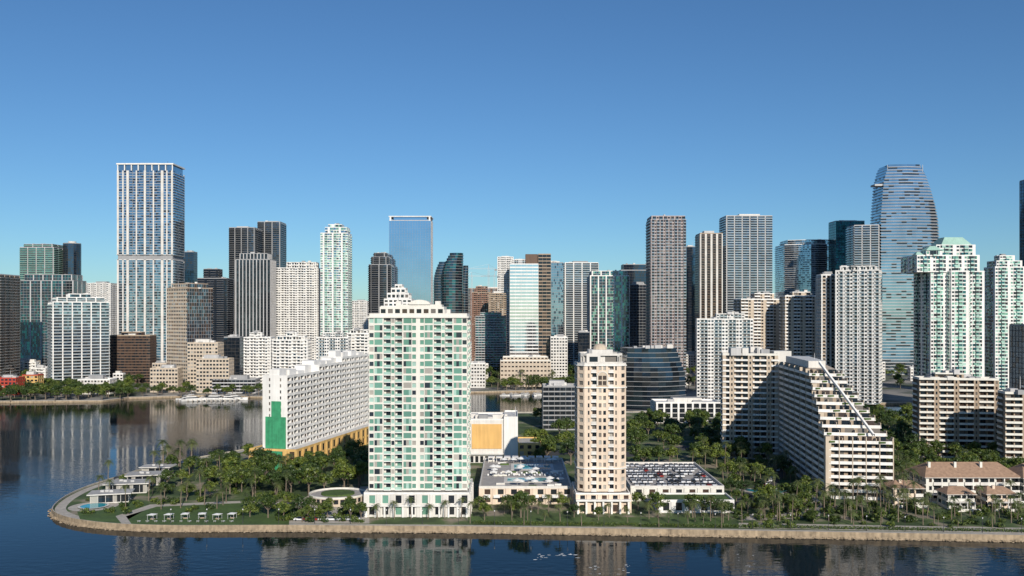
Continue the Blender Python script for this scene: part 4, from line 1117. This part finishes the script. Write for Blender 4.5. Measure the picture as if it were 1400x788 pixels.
def palm_mesh(seed, h):
    random.seed(seed); mb = MB()
    lx, ly = U(-.8, .8), U(-.8, .8); pts = [(lx*(t/5)**2, ly*(t/5)**2, h*t/5) for t in range(6)]
    pts[0] = (0, 0, -.2)
    for i in range(5): mb.cyl(pts[i], pts[i+1], .24-.02*i, .22-.02*i, 'bark', 7)
    top = Vector(pts[-1]); NF = 20
    for f in range(NF):
        a = 2*pi*f/NF*1.618*2; el = U(-.35, 1.1); L = U(2.4, 3.3); d = Vector((cos(a), sin(a), 0)); side = Vector((-sin(a), cos(a), 0))
        NS = 7
        def pos(t): return top+d*(L*t*cos(el*.7))+Vector((0, 0, L*(t*sin(el)-t*t*(.55+.25*cos(el)))))
        for s in range(NS):
            t = (s+.4)/NS; p = pos(t); p2 = pos(t+1/NS); w = (.75*sin(pi*min(1, .18+t*.85)))
            ax = (p2-p)
            for sg in (-1, 1):
                tip = p+side*sg*w+ax*.9+Vector((0, 0, -.28*w))
                mb.q(tuple(p), tuple(p+ax*.62), tuple(tip+ax*.15), tuple(tip), 'palm')
    for k in range(4): mb.cyl(tuple(top), tuple(top+Vector((U(-.3, .3), U(-.3, .3), -.5))), .15, .1, 'bark', 4)
    return mb.mesh('palm_tree')
PALMS = [palm_mesh(200+i, h) for i, h in enumerate((7, 8.5, 10, 12))]
random.seed(5)

def inpoly(P_, x, y, mg=1.5):
    c = False; n = len(P_)
    for i in range(n):
        (x1, y1), (x2, y2) = P_[i-1], P_[i]
        if (y1 > y) != (y2 > y) and x < (x2-x1)*(y-y1)/(y2-y1)+x1: c = not c
        L2 = (x2-x1)**2+(y2-y1)**2; t = max(0, min(1, ((x-x1)*(x2-x1)+(y-y1)*(y2-y1))/L2)) if L2 else 0
        if hypot(x-x1-t*(x2-x1), y-y1-t*(y2-y1)) < mg: return True
    return c
BB = [(min(p[0] for p in o)-4, max(p[0] for p in o)+4, min(p[1] for p in o)-4, max(p[1] for p in o)+4, o) for o in OBST]
def free(x, y, mg):
    return not any(a < x < b and c < y < d and inpoly(o, x, y, mg) for a, b, c, d, o in BB)
placed = []
ISL = ismooth
def scatter(px0, px1, py0, py1, n, kind, sp=4.5, s0=.8, s1=1.2, island=True, mg=2.2):
    k = 0
    for _ in range(n*8):
        if k >= n: break
        px, py = U(px0, px1), U(py0, py1); x, y = gp(px, py)
        if not free(x, y, mg): continue
        if island and (not inpoly(ISL, x, y, 0) or min(hypot(x-q[0], y-q[1]) for q in ISL) < 5 or (x > -140 and y < frontY(x)+6)): continue
        if any(abs(x-a) < sp and hypot(x-a, y-b) < sp for a, b in placed[-400:]): continue
        placed.append((x, y)); k += 1
        if kind == 't': inst('broadleaf_tree', random.choice(TREES), (x, y, LAND), U(0, 6.28), U(s0, s1))
        elif kind == 'p': inst('palm_tree', random.choice(PALMS), (x, y, LAND), U(0, 6.28), U(s0, s1))
        else: inst('shrub', random.choice(BUSH), (x, y, LAND), U(0, 6.28), U(s0, s1))
scatter(285, 505, 632, 680, 50, 't', 6)
scatter(215, 300, 645, 682, 9, 't', 6, .6, .9)
scatter(100, 400, 645, 698, 32, 'p', 4.5, .8, 1.1)
scatter(335, 400, 688, 712, 6, 't', 6, .55, .8)
scatter(205, 262, 634, 645, 8, 'p', 4, 1.1, 1.4)
scatter(395, 505, 692, 716, 9, 't', 5, .45, .7, mg=1)
scatter(862, 1075, 572, 640, 95, 't', 5.5)
scatter(985, 1130, 640, 712, 34, 't', 4.8, .5, .9)
scatter(900, 1140, 590, 715, 75, 'p', 4, .8, 1.15)
scatter(725, 790, 575, 640, 20, 't', 5.5)
scatter(640, 740, 560, 576, 4, 't', 6, .5, .7)
scatter(1150, 1255, 545, 660, 60, 't', 5.5)
scatter(1130, 1260, 560, 715, 60, 'p', 4, .8, 1.25)
scatter(1240, 1400, 625, 660, 40, 't', 5, .7, 1)
scatter(1220, 1410, 640, 718, 40, 'p', 4, .65, .95)
scatter(640, 1400, 704, 722, 34, 'p', 5, .55, .85, mg=1)
scatter(640, 1000, 698, 716, 12, 't', 6, .45, .7, mg=1)
scatter(1010, 1220, 694, 716, 16, 't', 5, .4, .6, mg=1)
scatter(1005, 1400, 690, 722, 140, 's', 1.8, .6, 1.2, mg=.8)
scatter(380, 505, 700, 720, 40, 's', 1.8, .7, 1.3, mg=.8)
scatter(100, 400, 655, 705, 50, 's', 2, .6, 1.2, mg=.8)
for i in range(6): inst('palm_tree', PALMS[i % 3], (X(516+i*23, 339), 339.2, LAND), i, .8)
for i in range(7): inst('palm_tree', PALMS[i % 3], (X(690+i*15, 352), 352+U(-4, 4), LAND), i, .7)
for px, s_ in ((712, .95), (897, .85), (945, .8), (972, .75), (412, .7), (445, .65), (480, .7)):
    inst('broadleaf_tree', TREES[int(px) % 8], (X(px, 345), 342, LAND), px, s_)
scatter(-20, 180, 533, 549, 100, 't', 6, .8, 1.3, island=False)
scatter(180, 356, 532, 543, 36, 't', 6, .6, 1.1, island=False)
scatter(670, 790, 516, 534, 50, 't', 7, .8, 1.3, island=False)
scatter(680, 756, 526, 534, 26, 'p', 7, 1.2, 1.6, island=False)
scatter(640, 1250, 500, 534, 110, 't', 8, .9, 1.5, island=False)
scatter(0, 640, 500, 534, 120, 't', 8, .9, 1.4, island=False)

mb = MB(); random.seed(3)
x = -60
while x < 250:
    y = frontY(x)+7.2
    if not (-57 < x < -16):
        for l in range(60):
            p = Vector((x+U(0, 1.5), y+U(-.5, .5), LAND+U(.1, 1.15))); v = Vector((U(-1, 1), U(-1.3, .3), U(-.2, 1))).normalized()
            t1 = v.orthogonal().normalized(); t2 = v.cross(t1); s = U(.15, .3)
            mb.q(tuple(p-t1*s), tuple(p-t2*s*.7), tuple(p+t1*s), tuple(p+t2*s*.7), random.choice(['leaf', 'leafd']))
    x += 1.5
mb.obj('clipped_hedge')

# ------------------------------------------------------------------ light, sky, camera
el = radians(26); az = radians(16)
s = Vector((sin(az)*cos(el), -cos(az)*cos(el), sin(el)))
L = bpy.data.lights.new('sun', 'SUN'); L.energy = 5.0; L.angle = radians(.5); L.color = (1, .93, .83)
lo = bpy.data.objects.new('sun', L); lo.rotation_euler = s.to_track_quat('Z', 'Y').to_euler(); COL.objects.link(lo)
w = bpy.data.worlds.new('World'); sc.world = w; w.use_nodes = True; nt = w.node_tree
bg = nt.nodes['Background']; sk = nt.nodes.new('ShaderNodeTexSky'); sk.sky_type = 'NISHITA'; sk.sun_disc = False
sk.sun_elevation = el; sk.sun_rotation = atan2(s.x, s.y); sk.air_density = 1.0; sk.dust_density = .1; sk.ozone_density = 2.0; sk.altitude = 80
mx = nt.nodes.new('ShaderNodeMix'); mx.data_type = 'RGBA'; mx.blend_type = 'MULTIPLY'; mx.inputs[0].default_value = 1
nt.links.new(sk.outputs[0], mx.inputs[6]); mx.inputs[7].default_value = (.45, .71, .96, 1)   # clear, dry-air tint
nt.links.new(mx.outputs[2], bg.inputs[0]); bg.inputs[1].default_value = .094

cam = bpy.data.cameras.new('camera'); cam.sensor_width = 36; cam.lens = 36*F/1400; cam.shift_y = 36/1400; cam.clip_end = 40000; cam.clip_start = 1
co = bpy.data.objects.new('camera', cam); co.location = (0, 0, H); co.rotation_euler = (radians(90), 0, 0); COL.objects.link(co); sc.camera = co
sc.view_settings.view_transform = 'Standard'; sc.view_settings.look = 'None'; sc.view_settings.exposure = 0
print('OBJ', len(bpy.data.objects), 'polys', sum(len(m.polygons) for m in bpy.data.meshes))
